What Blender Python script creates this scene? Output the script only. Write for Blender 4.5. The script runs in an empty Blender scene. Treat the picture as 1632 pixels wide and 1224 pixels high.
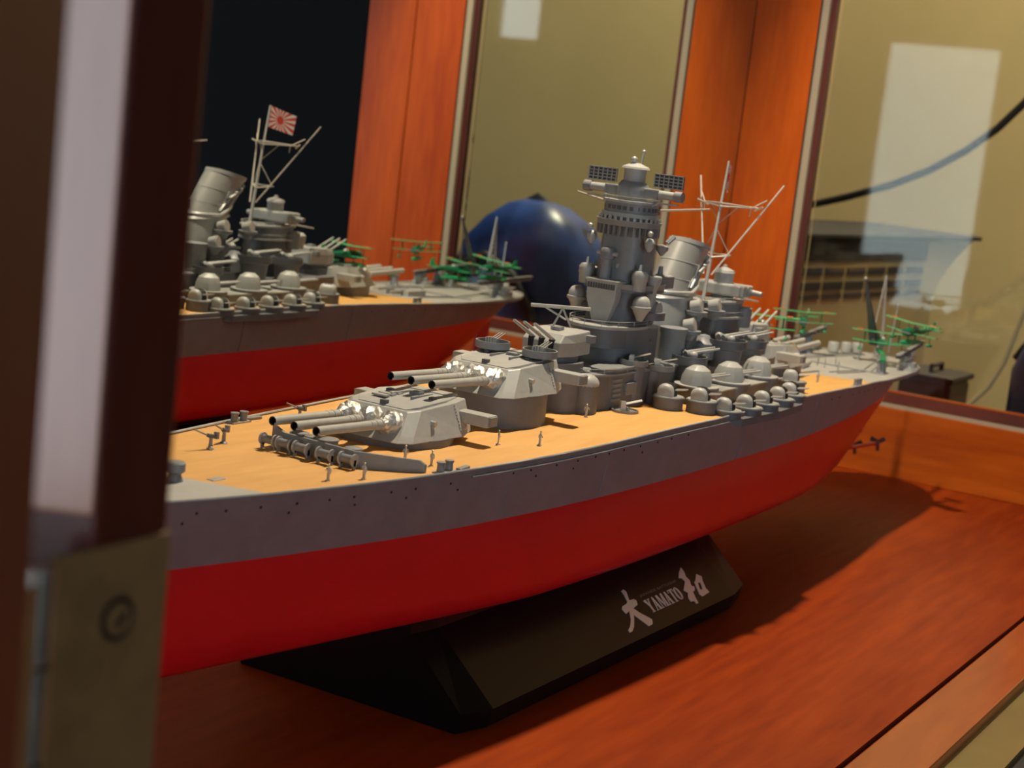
import bpy, math, random
from mathutils import Vector, Matrix
random.seed(7)
R = math.radians
S = 0.001                                   # all dimensions below are millimetres
scene = bpy.context.scene
col = scene.collection

# ------------------------------------------------------------------ camera
cam_d = bpy.data.cameras.new('camera')
cam = bpy.data.objects.new('camera', cam_d)
col.objects.link(cam)
scene.camera = cam
YAW, PIT, ROL, FPX = 0.51923568, -0.15845293, 0.11400054, 2671.127
cam.location = (-251.367 * S, -315.093 * S, 167.064 * S)
_f = Vector((math.cos(PIT) * math.cos(YAW), math.cos(PIT) * math.sin(YAW), math.sin(PIT)))
_r0 = Vector((math.sin(YAW), -math.cos(YAW), 0))
_u0 = _r0.cross(_f)
_r = math.cos(ROL) * _r0 + math.sin(ROL) * _u0
_u = -math.sin(ROL) * _r0 + math.cos(ROL) * _u0
cam.rotation_euler = Matrix((_r, _u, -_f)).transposed().to_euler()
cam_d.sensor_width = 36.0
cam_d.lens = FPX / 1632 * 36.0
cam_d.clip_start = 0.005
cam_d.clip_end = 30
cam_d.dof.use_dof = True
cam_d.dof.focus_distance = 0.60
cam_d.dof.aperture_fstop = 24.0

# ------------------------------------------------------------------ world + exposure
w = bpy.data.worlds.new('world')
scene.world = w
w.use_nodes = True
w.node_tree.nodes['Background'].inputs[0].default_value = (0.55, 0.6, 0.7, 1)
w.node_tree.nodes['Background'].inputs[1].default_value = 0.004
scene.view_settings.view_transform = 'Standard'
scene.view_settings.look = 'None'
scene.view_settings.gamma = 1.0
scene.view_settings.use_curve_mapping = False
scene.view_settings.exposure = 0.0
if hasattr(scene, 'cycles'):
    scene.cycles.max_bounces = 10
    scene.cycles.transparent_max_bounces = 16

def lamp(name, kind, loc, power, color, size=0.05, target=None, size_y=None, spot=None):
    d = bpy.data.lights.new(name, kind)
    d.energy = power
    d.color = color
    if kind == 'AREA':
        d.shape = 'RECTANGLE' if size_y else 'DISK'
        d.size = size
        if size_y: d.size_y = size_y
    elif kind in ('POINT', 'SPOT'):
        d.shadow_soft_size = size
        if spot:
            d.spot_size = spot; d.spot_blend = 0.4
    o = bpy.data.objects.new(name, d)
    col.objects.link(o)
    o.location = [v * S for v in loc]
    if target is not None:
        o.rotation_euler = (Vector(target) - Vector(loc)).to_track_quat('-Z', 'Y').to_euler()
    return o

LAMP = (430, 0, 542)
lamp('case_lamp_light', 'SPOT', (LAMP[0], LAMP[1], LAMP[2] - 16), 14.5, (1.0, 0.86, 0.66), size=0.011, target=(LAMP[0], LAMP[1], 0), spot=R(165))
lamp('room_ceiling_light', 'AREA', (1330, -60, 1150), 26.0, (1.0, 0.86, 0.62), size=0.3, target=(1640, -40, 100))  # added area light to brighten the back wall, no lamp seen there

# ------------------------------------------------------------------ materials
def mat(name, base, rough=0.5, metal=0.0, spec=0.5, noise=None, bump=0.0, coat=0.0, scale=120, emit=None, emit_s=0.0, stretch=None, base2=None, grain=False, coat_rough=0.1):
    m = bpy.data.materials.new(name)
    m.use_nodes = True
    nt = m.node_tree
    b = nt.nodes['Principled BSDF']
    b.inputs['Base Color'].default_value = (*base, 1)
    b.inputs['Roughness'].default_value = rough
    b.inputs['Metallic'].default_value = metal
    b.inputs['Specular IOR Level'].default_value = spec
    b.inputs['Coat Weight'].default_value = coat
    b.inputs['Coat Roughness'].default_value = coat_rough
    if emit:
        b.inputs['Emission Color'].default_value = (*emit, 1)
        b.inputs['Emission Strength'].default_value = emit_s
    if noise is not None or bump:
        tc = nt.nodes.new('ShaderNodeTexCoord')
        geo = nt.nodes.new('ShaderNodeNewGeometry')
        mp = nt.nodes.new('ShaderNodeMapping')
        nt.links.new(geo.outputs['Position'], mp.inputs[0])
        if stretch: mp.inputs['Scale'].default_value = stretch
        nz = nt.nodes.new('ShaderNodeTexNoise')
        nz.inputs['Scale'].default_value = scale
        nz.inputs['Detail'].default_value = 5
        nz.inputs['Roughness'].default_value = 0.6
        nt.links.new(mp.outputs[0], nz.inputs['Vector'])
        if noise is not None:
            cr = nt.nodes.new('ShaderNodeValToRGB')
            b2 = base2 if base2 else tuple(c * (1 - noise) for c in base)
            cr.color_ramp.elements[0].position = 0.3
            cr.color_ramp.elements[0].color = (*b2, 1)
            cr.color_ramp.elements[1].position = 0.7
            cr.color_ramp.elements[1].color = (*base, 1)
            nt.links.new(nz.outputs['Fac'], cr.inputs[0])
            nt.links.new(cr.outputs[0], b.inputs['Base Color'])
        if bump:
            bp = nt.nodes.new('ShaderNodeBump')
            bp.inputs['Strength'].default_value = bump
            bp.inputs['Distance'].default_value = 0.0005
            nt.links.new(nz.outputs['Fac'], bp.inputs['Height'])
            nt.links.new(bp.outputs[0], b.inputs['Normal'])
    return m

M = {}
M['grey'] = mat('light_grey_paint', (0.40, 0.40, 0.37), 0.42, noise=0.12, scale=300)
M['mid'] = mat('grey_paint', (0.245, 0.25, 0.25), 0.45, noise=0.15, scale=260)
M['hull'] = mat('structure_grey_paint', (0.155, 0.155, 0.16), 0.5, noise=0.2, scale=150)
M['hullside'] = mat('hull_grey_paint', (0.235, 0.205, 0.205), 0.5, noise=0.18, scale=90)
M['dark'] = mat('dark_grey_paint', (0.10, 0.10, 0.105), 0.5, noise=0.2, scale=200)
M['black'] = mat('black_bore', (0.006, 0.006, 0.007), 0.6)
M['red'] = mat('hull_red_paint', (0.66, 0.010, 0.016), 0.32, noise=0.12, scale=60)
M['foil'] = mat('foil_blast_bag', (0.66, 0.65, 0.60), 0.3, metal=0.75, bump=1.0, scale=700)
M['silver'] = mat('silver_paint', (0.46, 0.46, 0.43), 0.33, metal=0.4)
M['brassy'] = mat('mast_rod', (0.55, 0.50, 0.42), 0.35, metal=0.3)
M['green'] = mat('seaplane_green', (0.025, 0.34, 0.13), 0.4, noise=0.2, scale=300)
M['dgreen'] = mat('seaplane_dark_green', (0.006, 0.15, 0.06), 0.4)
M['orange'] = mat('wing_mark_orange', (0.65, 0.16, 0.03), 0.5)
M['redspot'] = mat('red_roundel', (0.6, 0.02, 0.01), 0.5)
M['standblack'] = mat('stand_black_plastic', (0.0035, 0.0035, 0.004), 0.4, spec=0.25)
M['letter'] = mat('silver_lettering', (0.62, 0.63, 0.64), 0.3, metal=0.3)
M['letterdim'] = mat('dull_lettering', (0.20, 0.20, 0.21), 0.4, metal=0.2)
M['prop'] = mat('propeller_bronze_grey', (0.16, 0.14, 0.12), 0.35, metal=0.5)

def wood_mat(name, c1, c2, axis, rough=0.32, coat=0.25, sc=14, fine=220, spec=0.4):
    m = bpy.data.materials.new(name)
    m.use_nodes = True
    nt = m.node_tree
    b = nt.nodes['Principled BSDF']
    geo = nt.nodes.new('ShaderNodeNewGeometry')
    mp = nt.nodes.new('ShaderNodeMapping')
    s = [1.0, 1.0, 1.0]
    s[axis] = 0.12
    mp.inputs['Scale'].default_value = s
    nt.links.new(geo.outputs['Position'], mp.inputs[0])
    n1 = nt.nodes.new('ShaderNodeTexNoise')
    n1.inputs['Scale'].default_value = sc
    n1.inputs['Detail'].default_value = 4
    n1.inputs['Distortion'].default_value = 0.6
    n2 = nt.nodes.new('ShaderNodeTexNoise')
    n2.inputs['Scale'].default_value = fine
    n2.inputs['Detail'].default_value = 3
    nt.links.new(mp.outputs[0], n1.inputs['Vector'])
    nt.links.new(mp.outputs[0], n2.inputs['Vector'])
    mx = nt.nodes.new('ShaderNodeMath'); mx.operation = 'MULTIPLY_ADD'
    mx.inputs[1].default_value = 0.35
    nt.links.new(n2.outputs['Fac'], mx.inputs[0])
    mu = nt.nodes.new('ShaderNodeMath'); mu.operation = 'MULTIPLY'
    mu.inputs[1].default_value = 0.65
    nt.links.new(n1.outputs['Fac'], mu.inputs[0])
    nt.links.new(mu.outputs[0], mx.inputs[2])
    cr = nt.nodes.new('ShaderNodeValToRGB')
    cr.color_ramp.elements[0].position = 0.36
    cr.color_ramp.elements[0].color = (*c2, 1)
    cr.color_ramp.elements[1].position = 0.64
    cr.color_ramp.elements[1].color = (*c1, 1)
    nt.links.new(mx.outputs[0], cr.inputs[0])
    nt.links.new(cr.outputs[0], b.inputs['Base Color'])
    b.inputs['Roughness'].default_value = rough
    b.inputs['Coat Weight'].default_value = coat
    b.inputs['Coat Roughness'].default_value = 0.12
    b.inputs['Specular IOR Level'].default_value = spec
    return m
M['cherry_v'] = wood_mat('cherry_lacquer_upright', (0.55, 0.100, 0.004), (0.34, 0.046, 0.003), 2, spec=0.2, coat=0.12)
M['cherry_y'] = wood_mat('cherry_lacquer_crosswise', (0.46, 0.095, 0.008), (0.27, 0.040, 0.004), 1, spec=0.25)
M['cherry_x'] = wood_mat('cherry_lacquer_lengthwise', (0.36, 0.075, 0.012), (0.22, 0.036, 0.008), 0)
M['base'] = wood_mat('case_floor_veneer', (0.36, 0.052, 0.004), (0.20, 0.022, 0.003), 0, rough=0.45, coat=0.0, sc=9, spec=0.1)
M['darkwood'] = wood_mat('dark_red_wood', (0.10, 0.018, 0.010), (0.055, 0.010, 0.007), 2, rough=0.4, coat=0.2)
M['glossedge'] = wood_mat('gleaming_lacquer', (0.55, 0.22, 0.11), (0.36, 0.13, 0.07), 2, rough=0.3, coat=1.0)  # lit stripe of the near post put into a paler base colour
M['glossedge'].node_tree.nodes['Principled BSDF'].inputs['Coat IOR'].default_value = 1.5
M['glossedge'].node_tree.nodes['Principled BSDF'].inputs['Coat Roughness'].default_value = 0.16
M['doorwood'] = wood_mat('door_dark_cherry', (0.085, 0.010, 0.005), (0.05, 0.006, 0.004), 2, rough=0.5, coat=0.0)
M['bead'] = mat('cream_glazing_bead', (0.36, 0.30, 0.20), 0.5)
M['groove'] = mat('dark_groove', (0.01, 0.006, 0.005), 0.7)
M['olive'] = mat('olive_brass_strip', (0.20, 0.155, 0.05), 0.4, noise=0.2, scale=40, metal=0.2)
M['hinge'] = mat('aged_brass_hinge', (0.36, 0.22, 0.09), 0.45, metal=0.25, noise=0.35, scale=150)
M['hingel'] = mat('worn_bright_brass', (0.45, 0.42, 0.36), 0.3, metal=0.8, noise=0.3, scale=150)
M['wall'] = mat('beige_wall', (0.46, 0.35, 0.17), 0.85, noise=0.12, scale=6)
M['darkwall'] = mat('dark_wall', (0.03, 0.03, 0.033), 0.9)
M['carpet'] = mat('brown_floor', (0.10, 0.07, 0.045), 0.9, noise=0.2, scale=30)
M['cable'] = mat('black_cable_rubber', (0.010, 0.011, 0.014), 0.45)
M['appl'] = mat('beige_plastic', (0.40, 0.31, 0.17), 0.6)
M['slot'] = mat('slot_shadow_black', (0.012, 0.009, 0.012), 0.8)
M['bag'] = mat('dark_blue_nylon', (0.04, 0.10, 0.40), 0.35, noise=0.8, scale=16, bump=0.6)
M['bagtrim'] = mat('black_webbing', (0.006, 0.006, 0.010), 0.5)
M['cloth'] = mat('table_top_brown', (0.16, 0.10, 0.04), 0.5, noise=0.3, scale=20)
M['winframe'] = mat('window_frame_white', (0.6, 0.6, 0.58), 0.5)

# wooden deck: faint planking
def deck_mat():
    m = bpy.data.materials.new('wooden_deck')
    m.use_nodes = True
    nt = m.node_tree
    b = nt.nodes['Principled BSDF']
    geo = nt.nodes.new('ShaderNodeNewGeometry')
    sep = nt.nodes.new('ShaderNodeSeparateXYZ')
    nt.links.new(geo.outputs['Position'], sep.inputs[0])
    ml = nt.nodes.new('ShaderNodeMath'); ml.operation = 'MULTIPLY'; ml.inputs[1].default_value = 1250.0
    nt.links.new(sep.outputs['Y'], ml.inputs[0])
    fr = nt.nodes.new('ShaderNodeMath'); fr.operation = 'FRACT'
    nt.links.new(ml.outputs[0], fr.inputs[0])
    gt = nt.nodes.new('ShaderNodeMath'); gt.operation = 'GREATER_THAN'; gt.inputs[1].default_value = 0.86
    nt.links.new(fr.outputs[0], gt.inputs[0])
    nz = nt.nodes.new('ShaderNodeTexNoise'); nz.inputs['Scale'].default_value = 60; nz.inputs['Detail'].default_value = 4
    mp = nt.nodes.new('ShaderNodeMapping'); mp.inputs['Scale'].default_value = (0.6, 3.0, 1)
    nt.links.new(geo.outputs['Position'], mp.inputs[0]); nt.links.new(mp.outputs[0], nz.inputs['Vector'])
    cr = nt.nodes.new('ShaderNodeValToRGB')
    cr.color_ramp.elements[0].position = 0.3; cr.color_ramp.elements[0].color = (0.62, 0.315, 0.075, 1)
    cr.color_ramp.elements[1].position = 0.7; cr.color_ramp.elements[1].color = (0.72, 0.385, 0.105, 1)
    nt.links.new(nz.outputs['Fac'], cr.inputs[0])
    mx = nt.nodes.new('ShaderNodeMix'); mx.data_type = 'RGBA'
    nt.links.new(gt.outputs[0], mx.inputs[0])
    fm = nt.nodes.new('ShaderNodeMath'); fm.operation = 'MULTIPLY'; fm.inputs[1].default_value = 0.35
    nt.links.new(gt.outputs[0], fm.inputs[0]); nt.links.new(fm.outputs[0], mx.inputs[0])
    nt.links.new(cr.outputs[0], mx.inputs[6]); mx.inputs[7].default_value = (0.38, 0.19, 0.05, 1)
    nt.links.new(mx.outputs[2], b.inputs['Base Color'])
    b.inputs['Roughness'].default_value = 0.6
    return m
M['deck'] = deck_mat()
M['deckgrey'] = mat('grey_deck_paint', (0.42, 0.41, 0.37), 0.55, noise=0.12, scale=80)

def glass_mat(name, tint=(0.92, 0.95, 0.92), boost=1.0):
    m = bpy.data.materials.new(name)
    m.use_nodes = True
    nt = m.node_tree
    nt.nodes.clear()
    out = nt.nodes.new('ShaderNodeOutputMaterial')
    mix = nt.nodes.new('ShaderNodeMixShader')
    tr = nt.nodes.new('ShaderNodeBsdfTransparent'); tr.inputs[0].default_value = (*tint, 1)
    gl = nt.nodes.new('ShaderNodeBsdfGlossy'); gl.inputs['Roughness'].default_value = 0.02
    fr = nt.nodes.new('ShaderNodeFresnel'); fr.inputs[0].default_value = 1.5
    nt.links.new(fr.outputs[0], mix.inputs[0]); nt.links.new(tr.outputs[0], mix.inputs[1]); nt.links.new(gl.outputs[0], mix.inputs[2])
    nt.links.new(mix.outputs[0], out.inputs[0])
    return m
M['glass'] = glass_mat('clear_glass')

def mirror_mat():
    m = bpy.data.materials.new('silvered_mirror')
    m.use_nodes = True
    nt = m.node_tree
    b = nt.nodes['Principled BSDF']
    b.inputs['Base Color'].default_value = (0.80, 0.83, 0.80, 1)
    b.inputs['Metallic'].default_value = 1.0
    b.inputs['Roughness'].default_value = 0.0
    return m
M['mirror'] = mirror_mat()

def flag_mat():
    m = bpy.data.materials.new('rayed_flag_print')
    m.use_nodes = True
    nt = m.node_tree
    b = nt.nodes['Principled BSDF']
    uv = nt.nodes.new('ShaderNodeUVMap')
    sep = nt.nodes.new('ShaderNodeSeparateXYZ')
    nt.links.new(uv.outputs[0], sep.inputs[0])
    def math_n(op, a, bb=None):
        n = nt.nodes.new('ShaderNodeMath'); n.operation = op
        for i, v in enumerate((a, bb)):
            if v is None: continue
            if isinstance(v, (int, float)): n.inputs[i].default_value = v
            else: nt.links.new(v, n.inputs[i])
        return n.outputs[0]
    dx = math_n('MULTIPLY', math_n('SUBTRACT', sep.outputs[0], 0.46), 1.5)
    dy = math_n('SUBTRACT', sep.outputs[1], 0.5)
    ang = math_n('ARCTAN2', dy, dx)
    ray = math_n('GREATER_THAN', math_n('SINE', math_n('ADD', math_n('MULTIPLY', ang, 16.0), 1.57)), 0.0)
    rad = math_n('SQRT', math_n('ADD', math_n('MULTIPLY', dx, dx), math_n('MULTIPLY', dy, dy)))
    disc = math_n('LESS_THAN', rad, 0.2)
    fac = math_n('MAXIMUM', ray, disc)
    hoist = math_n('GREATER_THAN', sep.outputs[0], 0.06)
    fac = math_n('MULTIPLY', fac, hoist)
    mx = nt.nodes.new('ShaderNodeMix'); mx.data_type = 'RGBA'
    nt.links.new(fac, mx.inputs[0])
    mx.inputs[6].default_value = (0.85, 0.80, 0.74, 1)
    mx.inputs[7].default_value = (0.75, 0.06, 0.03, 1)
    nt.links.new(mx.outputs[2], b.inputs['Base Color'])
    b.inputs['Roughness'].default_value = 0.7
    return m
M['flag'] = flag_mat()

# ------------------------------------------------------------------ mesh builder (mm, world coordinates)
WO = {}                                     # world origin of every object in mm
class MB:
    def __init__(s): s.v = []; s.f = []; s.m = []; s.uv = None
    def add(s, vs, fs, mi=0):
        o = len(s.v)
        s.v += [tuple(v) for v in vs]
        s.f += [tuple(i + o for i in f) for f in fs]
        s.m += [mi] * len(fs)
        return s
    def box(s, x0, x1, y0, y1, z0, z1, mi=0):
        vs = [(x, y, z) for z in (z0, z1) for y in (y0, y1) for x in (x0, x1)]
        return s.add(vs, [(0, 2, 3, 1), (4, 5, 7, 6), (0, 1, 5, 4), (2, 6, 7, 3), (0, 4, 6, 2), (1, 3, 7, 5)], mi)
    def obox(s, c, ax, ay, az, mi=0):       # oriented box: centre and three half-axis vectors
        c, ax, ay, az = map(Vector, (c, ax, ay, az))
        vs = [c + sx * ax + sy * ay + sz * az for sz in (-1, 1) for sy in (-1, 1) for sx in (-1, 1)]
        return s.add(vs, [(0, 2, 3, 1), (4, 5, 7, 6), (0, 1, 5, 4), (2, 6, 7, 3), (0, 4, 6, 2), (1, 3, 7, 5)], mi)
    def tube(s, p0, p1, r0, r1=None, n=10, caps=True, mi=0):
        p0, p1 = Vector(p0), Vector(p1)
        if r1 is None: r1 = r0
        d = (p1 - p0).normalized()
        a = d.orthogonal().normalized(); b = d.cross(a)
        vs = []
        for p, r in ((p0, r0), (p1, r1)):
            for i in range(n):
                t = 2 * math.pi * i / n
                vs.append(p + (a * math.cos(t) + b * math.sin(t)) * r)
        fs = [(i, (i + 1) % n, n + (i + 1) % n, n + i) for i in range(n)]
        if caps: fs += [tuple(range(n - 1, -1, -1)), tuple(range(n, 2 * n))]
        return s.add(vs, fs, mi)
    def path(s, pts, r, n=8, mi=0):
        pts = [Vector(p) for p in pts]
        rings = []
        prev = None
        for i, p in enumerate(pts):
            d = (pts[min(i + 1, len(pts) - 1)] - pts[max(i - 1, 0)]).normalized()
            if prev is None: a = d.orthogonal().normalized()
            else: a = (prev - d * prev.dot(d)).normalized()
            prev = a
            b = d.cross(a)
            rings.append([p + (a * math.cos(2 * math.pi * k / n) + b * math.sin(2 * math.pi * k / n)) * r for k in range(n)])
        return s.loft(rings, mi=mi)
    def loft(s, rings, cap0=True, cap1=True, closed=True, mi=0):
        n = len(rings[0])
        vs = [p for r in rings for p in r]
        fs = []
        for k in range(len(rings) - 1):
            for i in range(n if closed else n - 1):
                j = (i + 1) % n
                fs.append((k * n + i, k * n + j, (k + 1) * n + j, (k + 1) * n + i))
        if cap0: fs.append(tuple(range(n - 1, -1, -1)))
        if cap1: fs.append(tuple(range((len(rings) - 1) * n, len(rings) * n)))
        return s.add(vs, fs, mi)
    def lathe(s, c, prof, n=20, sx=1.0, sy=1.0, mi=0, a0=0.0):   # profile [(r, z)], vertical axis at c
        rings = [[(c[0] + r * sx * math.cos(a0 + 2 * math.pi * i / n), c[1] + r * sy * math.sin(a0 + 2 * math.pi * i / n), c[2] + z) for i in range(n)] for r, z in prof]
        return s.loft(rings, mi=mi)
    def ball(s, c, r, n=12, m=7, sx=1, sy=1, sz=1, mi=0):
        prof = [(max(0.02, math.sin(math.pi * k / m)) * r, -math.cos(math.pi * k / m) * r * sz) for k in range(m + 1)]
        return s.lathe(c, prof, n, sx, sy, mi)
    def prism(s, poly, z0, z1, top=None, mi=0):                  # plan polygon, optional different top polygon
        return s.loft([[(x, y, z0) for x, y in poly], [(x, y, z1) for x, y in (top or poly)]], mi=mi)
    def build(s, name, mats, parent=None, smooth=None, origin=None, bevel=0.0):
        if not isinstance(mats, (list, tuple)): mats = [mats]
        if origin is None:
            xs = [v[0] for v in s.v]; ys = [v[1] for v in s.v]; zs = [v[2] for v in s.v]
            origin = ((min(xs) + max(xs)) / 2, (min(ys) + max(ys)) / 2, min(zs))
        me = bpy.data.meshes.new(name)
        me.from_pydata([((v[0] - origin[0]) * S, (v[1] - origin[1]) * S, (v[2] - origin[2]) * S) for v in s.v], [], s.f)
        for mm in mats: me.materials.append(M[mm] if isinstance(mm, str) else mm)
        me.polygons.foreach_set('material_index', s.m)
        me.validate()
        import bmesh
        bm = bmesh.new(); bm.from_mesh(me)
        bmesh.ops.recalc_face_normals(bm, faces=bm.faces)
        bm.to_mesh(me); bm.free()
        if smooth is not None:
            me.polygons.foreach_set('use_smooth', [True] * len(me.polygons))
            me.set_sharp_from_angle(angle=R(smooth))
        o = bpy.data.objects.new(name, me)
        col.objects.link(o)
        po = WO[parent] if parent is not None else (0, 0, 0)
        o.parent = parent
        o.location = [(a - b) * S for a, b in zip(origin, po)]
        WO[o] = origin
        if bevel:
            bv = o.modifiers.new('bevel', 'BEVEL'); bv.width = bevel * S; bv.segments = 2; bv.limit_method = 'ANGLE'; bv.angle_limit = R(40)
        return o

def tag(o, label=None, cat=None, group=None, kind=None):
    if label: o['label'] = label
    if cat: o['category'] = cat
    if group: o['group'] = group
    if kind: o['kind'] = kind
    return o
def empty(name, loc):
    o = bpy.data.objects.new(name, None)
    o.empty_display_size = 0.02
    col.objects.link(o)
    o.location = [v * S for v in loc]
    WO[o] = tuple(loc)
    return o
def dup(o, parent, loc, rotz=0.0):
    """copy a part with its sub-parts; loc is a world position in mm"""
    c = o.copy(); col.objects.link(c)
    c.parent = parent
    po = WO[parent] if parent is not None else (0, 0, 0)
    c.location = [(a - b) * S for a, b in zip(loc, po)]
    c.rotation_euler = (0, 0, rotz)
    WO[c] = tuple(loc)
    for ch in o.children:
        d = ch.copy(); col.objects.link(d); d.parent = c
    return c

def interp(knots, x):
    """smooth (Catmull-Rom) interpolation through knots [(x, v)]"""
    n = len(knots)
    if x <= knots[0][0]: return knots[0][1]
    if x >= knots[-1][0]: return knots[-1][1]
    for i in range(n - 1):
        x0, v0 = knots[i]; x1, v1 = knots[i + 1]
        if x0 <= x <= x1:
            t = (x - x0) / (x1 - x0)
            m0 = (v1 - knots[i - 1][1]) / (x1 - knots[i - 1][0]) if i > 0 else (v1 - v0) / (x1 - x0)
            m1 = (knots[i + 2][1] - v0) / (knots[i + 2][0] - x0) if i < n - 2 else (v1 - v0) / (x1 - x0)
            d = x1 - x0
            return ((2 * t**3 - 3 * t * t + 1) * v0 + (t**3 - 2 * t * t + t) * d * m0 + (-2 * t**3 + 3 * t * t) * v1 + (t**3 - t * t) * d * m1)

# ================================================================== THE ROOM
YM, XE, ZF = 136.65, 807.4, -37.85          # mirror plane, end frame plane, case floor
tag(MB().box(1620, 1640, -640, 900, -800, 1900).build('wall_back', 'wall'), kind='structure')
tag(MB().box(2600, 2640, -2600, -640, -800, 1900).build('wall_recess', 'darkwall'), kind='structure')
tag(MB().box(1640, 2600, -640, -620, -800, 1900).build('wall_corner', 'darkwall'), kind='structure')
tag(MB().box(-1500, 2640, -2640, -2600, -800, 1900).build('wall_right', 'darkwall'), kind='structure')
tag(MB().box(-1540, 2640, -2640, 940, -820, -800).build('floor', 'carpet'), kind='structure')
tag(MB().box(-1540, 1640, 900, 940, -800, 1900).build('wall_left', 'wall'), kind='structure')
# wall with framed glowing panes behind the camera, two of them added: solid pieces around the openings
XW = -900
wb = MB()
WINS = [(-372, -160, -120, 372), (-2560, -1620, -150, 800), (-1150, -1040, 300, 900)]  # second is added fill for the ship's side, third an added glow for the glass
wb.box(XW - 60, XW, -160, 900, -800, 1900).box(XW - 60, XW, -2600, -2560, -800, 1900).box(XW - 60, XW, -1620, -1150, -800, 1900).box(XW - 60, XW, -1040, -372, -800, 1900)
wb.box(XW - 60, XW, -1150, -1040, -800, 300).box(XW - 60, XW, -1150, -1040, 900, 1900)
wb.box(XW - 60, XW, -372, -160, 372, 1900).box(XW - 60, XW, -372, -160, -800, -120)
wb.box(XW - 60, XW, -2560, -1620, 800, 1900).box(XW - 60, XW, -2560, -1620, -800, -150)
tag(wb.build('wall_front', 'darkwall'), kind='structure')
M['day'] = mat('daylight_pane', (0.0, 0.0, 0.0), 0.4, emit=(0.82, 0.88, 0.97), emit_s=5.0)
M['day2'] = mat('bright_daylight_pane', (0.0, 0.0, 0.0), 0.4, emit=(0.74, 0.86, 1.0), emit_s=7.0)  # added fill glow, set where the end glass never mirrors it
for i, (y0, y1, z0, z1) in enumerate(WINS):
    fr = MB()
    fr.box(XW - 40, XW - 20, y0, y0 + 12, z0, z1).box(XW - 40, XW - 20, y1 - 12, y1, z0, z1)
    fr.box(XW - 40, XW - 20, y0 + 12, y1 - 12, z0, z0 + 12).box(XW - 40, XW - 20, y0 + 12, y1 - 12, z1 - 12, z1)
    wf = tag(fr.build('window_%d' % (i + 1), 'winframe'), kind='structure')
    MB().box(XW - 36, XW - 32, y0 + 12, y1 - 12, z0 + 12, z1 - 12).build('daylight_pane', ('day', 'day2', 'day')[i], wf)

# ================================================================== DISPLAY CASE
case = empty('display_case', (360, -15, -74))
tag(case, 'reddish cherry wood display case with mirrored back, end glass and open door', 'display case')
X0 = -92                                    # bow end of the case
base = MB().box(X0, XE + 24, -153.2, YM + 6, -58, ZF).build('floor_board', 'base', case)
MB().box(X0, XE + 24, -155.0, -153.2, -58, ZF - 2.2).build('floor_groove', 'groove', case)
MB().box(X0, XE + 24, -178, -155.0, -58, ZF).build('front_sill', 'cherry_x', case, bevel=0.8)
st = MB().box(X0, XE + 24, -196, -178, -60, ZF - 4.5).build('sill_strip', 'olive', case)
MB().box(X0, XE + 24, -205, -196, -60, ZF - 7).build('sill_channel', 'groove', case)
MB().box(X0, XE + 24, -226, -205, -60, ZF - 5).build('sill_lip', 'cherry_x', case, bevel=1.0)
MB().box(X0, XE + 24, -226, YM + 10, -74, -60).build('plinth', 'cherry_x', case)
mi = MB().box(X0, XE - 0.2, YM, YM + 3, ZF, 520).build('mirror_panel', 'mirror', case)
mi['label'] = 'full height mirror behind the ship'
MB().box(X0, XE + 24, YM + 3, YM + 10, -60, 535).build('back_board', 'darkwood', case)
# end frame (stern end)
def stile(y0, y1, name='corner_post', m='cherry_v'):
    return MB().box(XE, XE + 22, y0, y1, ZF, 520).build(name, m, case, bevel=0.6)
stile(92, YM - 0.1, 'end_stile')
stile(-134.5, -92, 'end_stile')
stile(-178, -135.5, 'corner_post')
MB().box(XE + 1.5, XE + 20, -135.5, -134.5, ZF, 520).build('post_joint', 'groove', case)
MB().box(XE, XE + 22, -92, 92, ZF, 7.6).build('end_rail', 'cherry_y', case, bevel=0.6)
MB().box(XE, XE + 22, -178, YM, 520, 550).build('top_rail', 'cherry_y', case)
# glazing bead: cream strip, dark red rebate
def bead(pane_parent, xa, xb, sgn):
    for s in (-1, 1):
        MB().box(xa, xb, *sorted((s * 92, s * 90.6)), 8, 520).build('bead_shadow', 'groove', pane_parent)
        MB().box(xa, xb, *sorted((s * 90.6, s * 86)), 8, 520).build('bead_strip', 'bead', pane_parent)
        MB().box(xa + sgn * 3, xb + sgn * 3, *sorted((s * 86, s * 82)), 8, 520).build('bead_rebate', 'darkwood', pane_parent)
    MB().box(xa, xb, -86, 86, 7.6, 10.2).build('bead_strip', 'bead', pane_parent)
    MB().add([(xa, -86, 10.2), (xa, 86, 10.2), (xa + sgn * 9, 86, 16.5), (xa + sgn * 9, -86, 16.5), (xa + sgn * 9, -86, 10.2), (xa + sgn * 9, 86, 10.2)],
             [(0, 1, 2, 3), (0, 3, 4), (1, 5, 2), (3, 2, 5, 4), (0, 4, 5, 1)]).build('rail_chamfer', 'darkwood', pane_parent)
    MB().box(*sorted((xa + sgn * 9, xa + sgn * 12)), -86, 86, 10.2, 17.5).build('rail_edge', 'cherry_y', pane_parent)
gp = MB().box(XE + 13.0, XE + 15.0, -82, 82, 10.2, 520).build('end_glass', 'glass', case)
bead(gp, XE + 0.4, XE + 6, 1)
# bow end: two posts, rail and pane
MB().box(X0 - 14, X0, 100, YM + 10, ZF, 520).build('corner_post', 'cherry_v', case)
MB().box(X0 - 14, X0, -150, 100, ZF, -8).build('end_rail', 'cherry_y', case)
MB().box(X0 - 14, X0, -150, YM + 10, 520, 550).build('top_rail', 'cherry_y', case)
MB().box(X0 - 8, X0 - 6, -150, 100, -8, 520).build('end_glass', 'glass', case)
# top
MB().box(X0, XE + 22, -178, YM + 10, 550, 564).build('top_board', 'darkwood', case)
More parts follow.
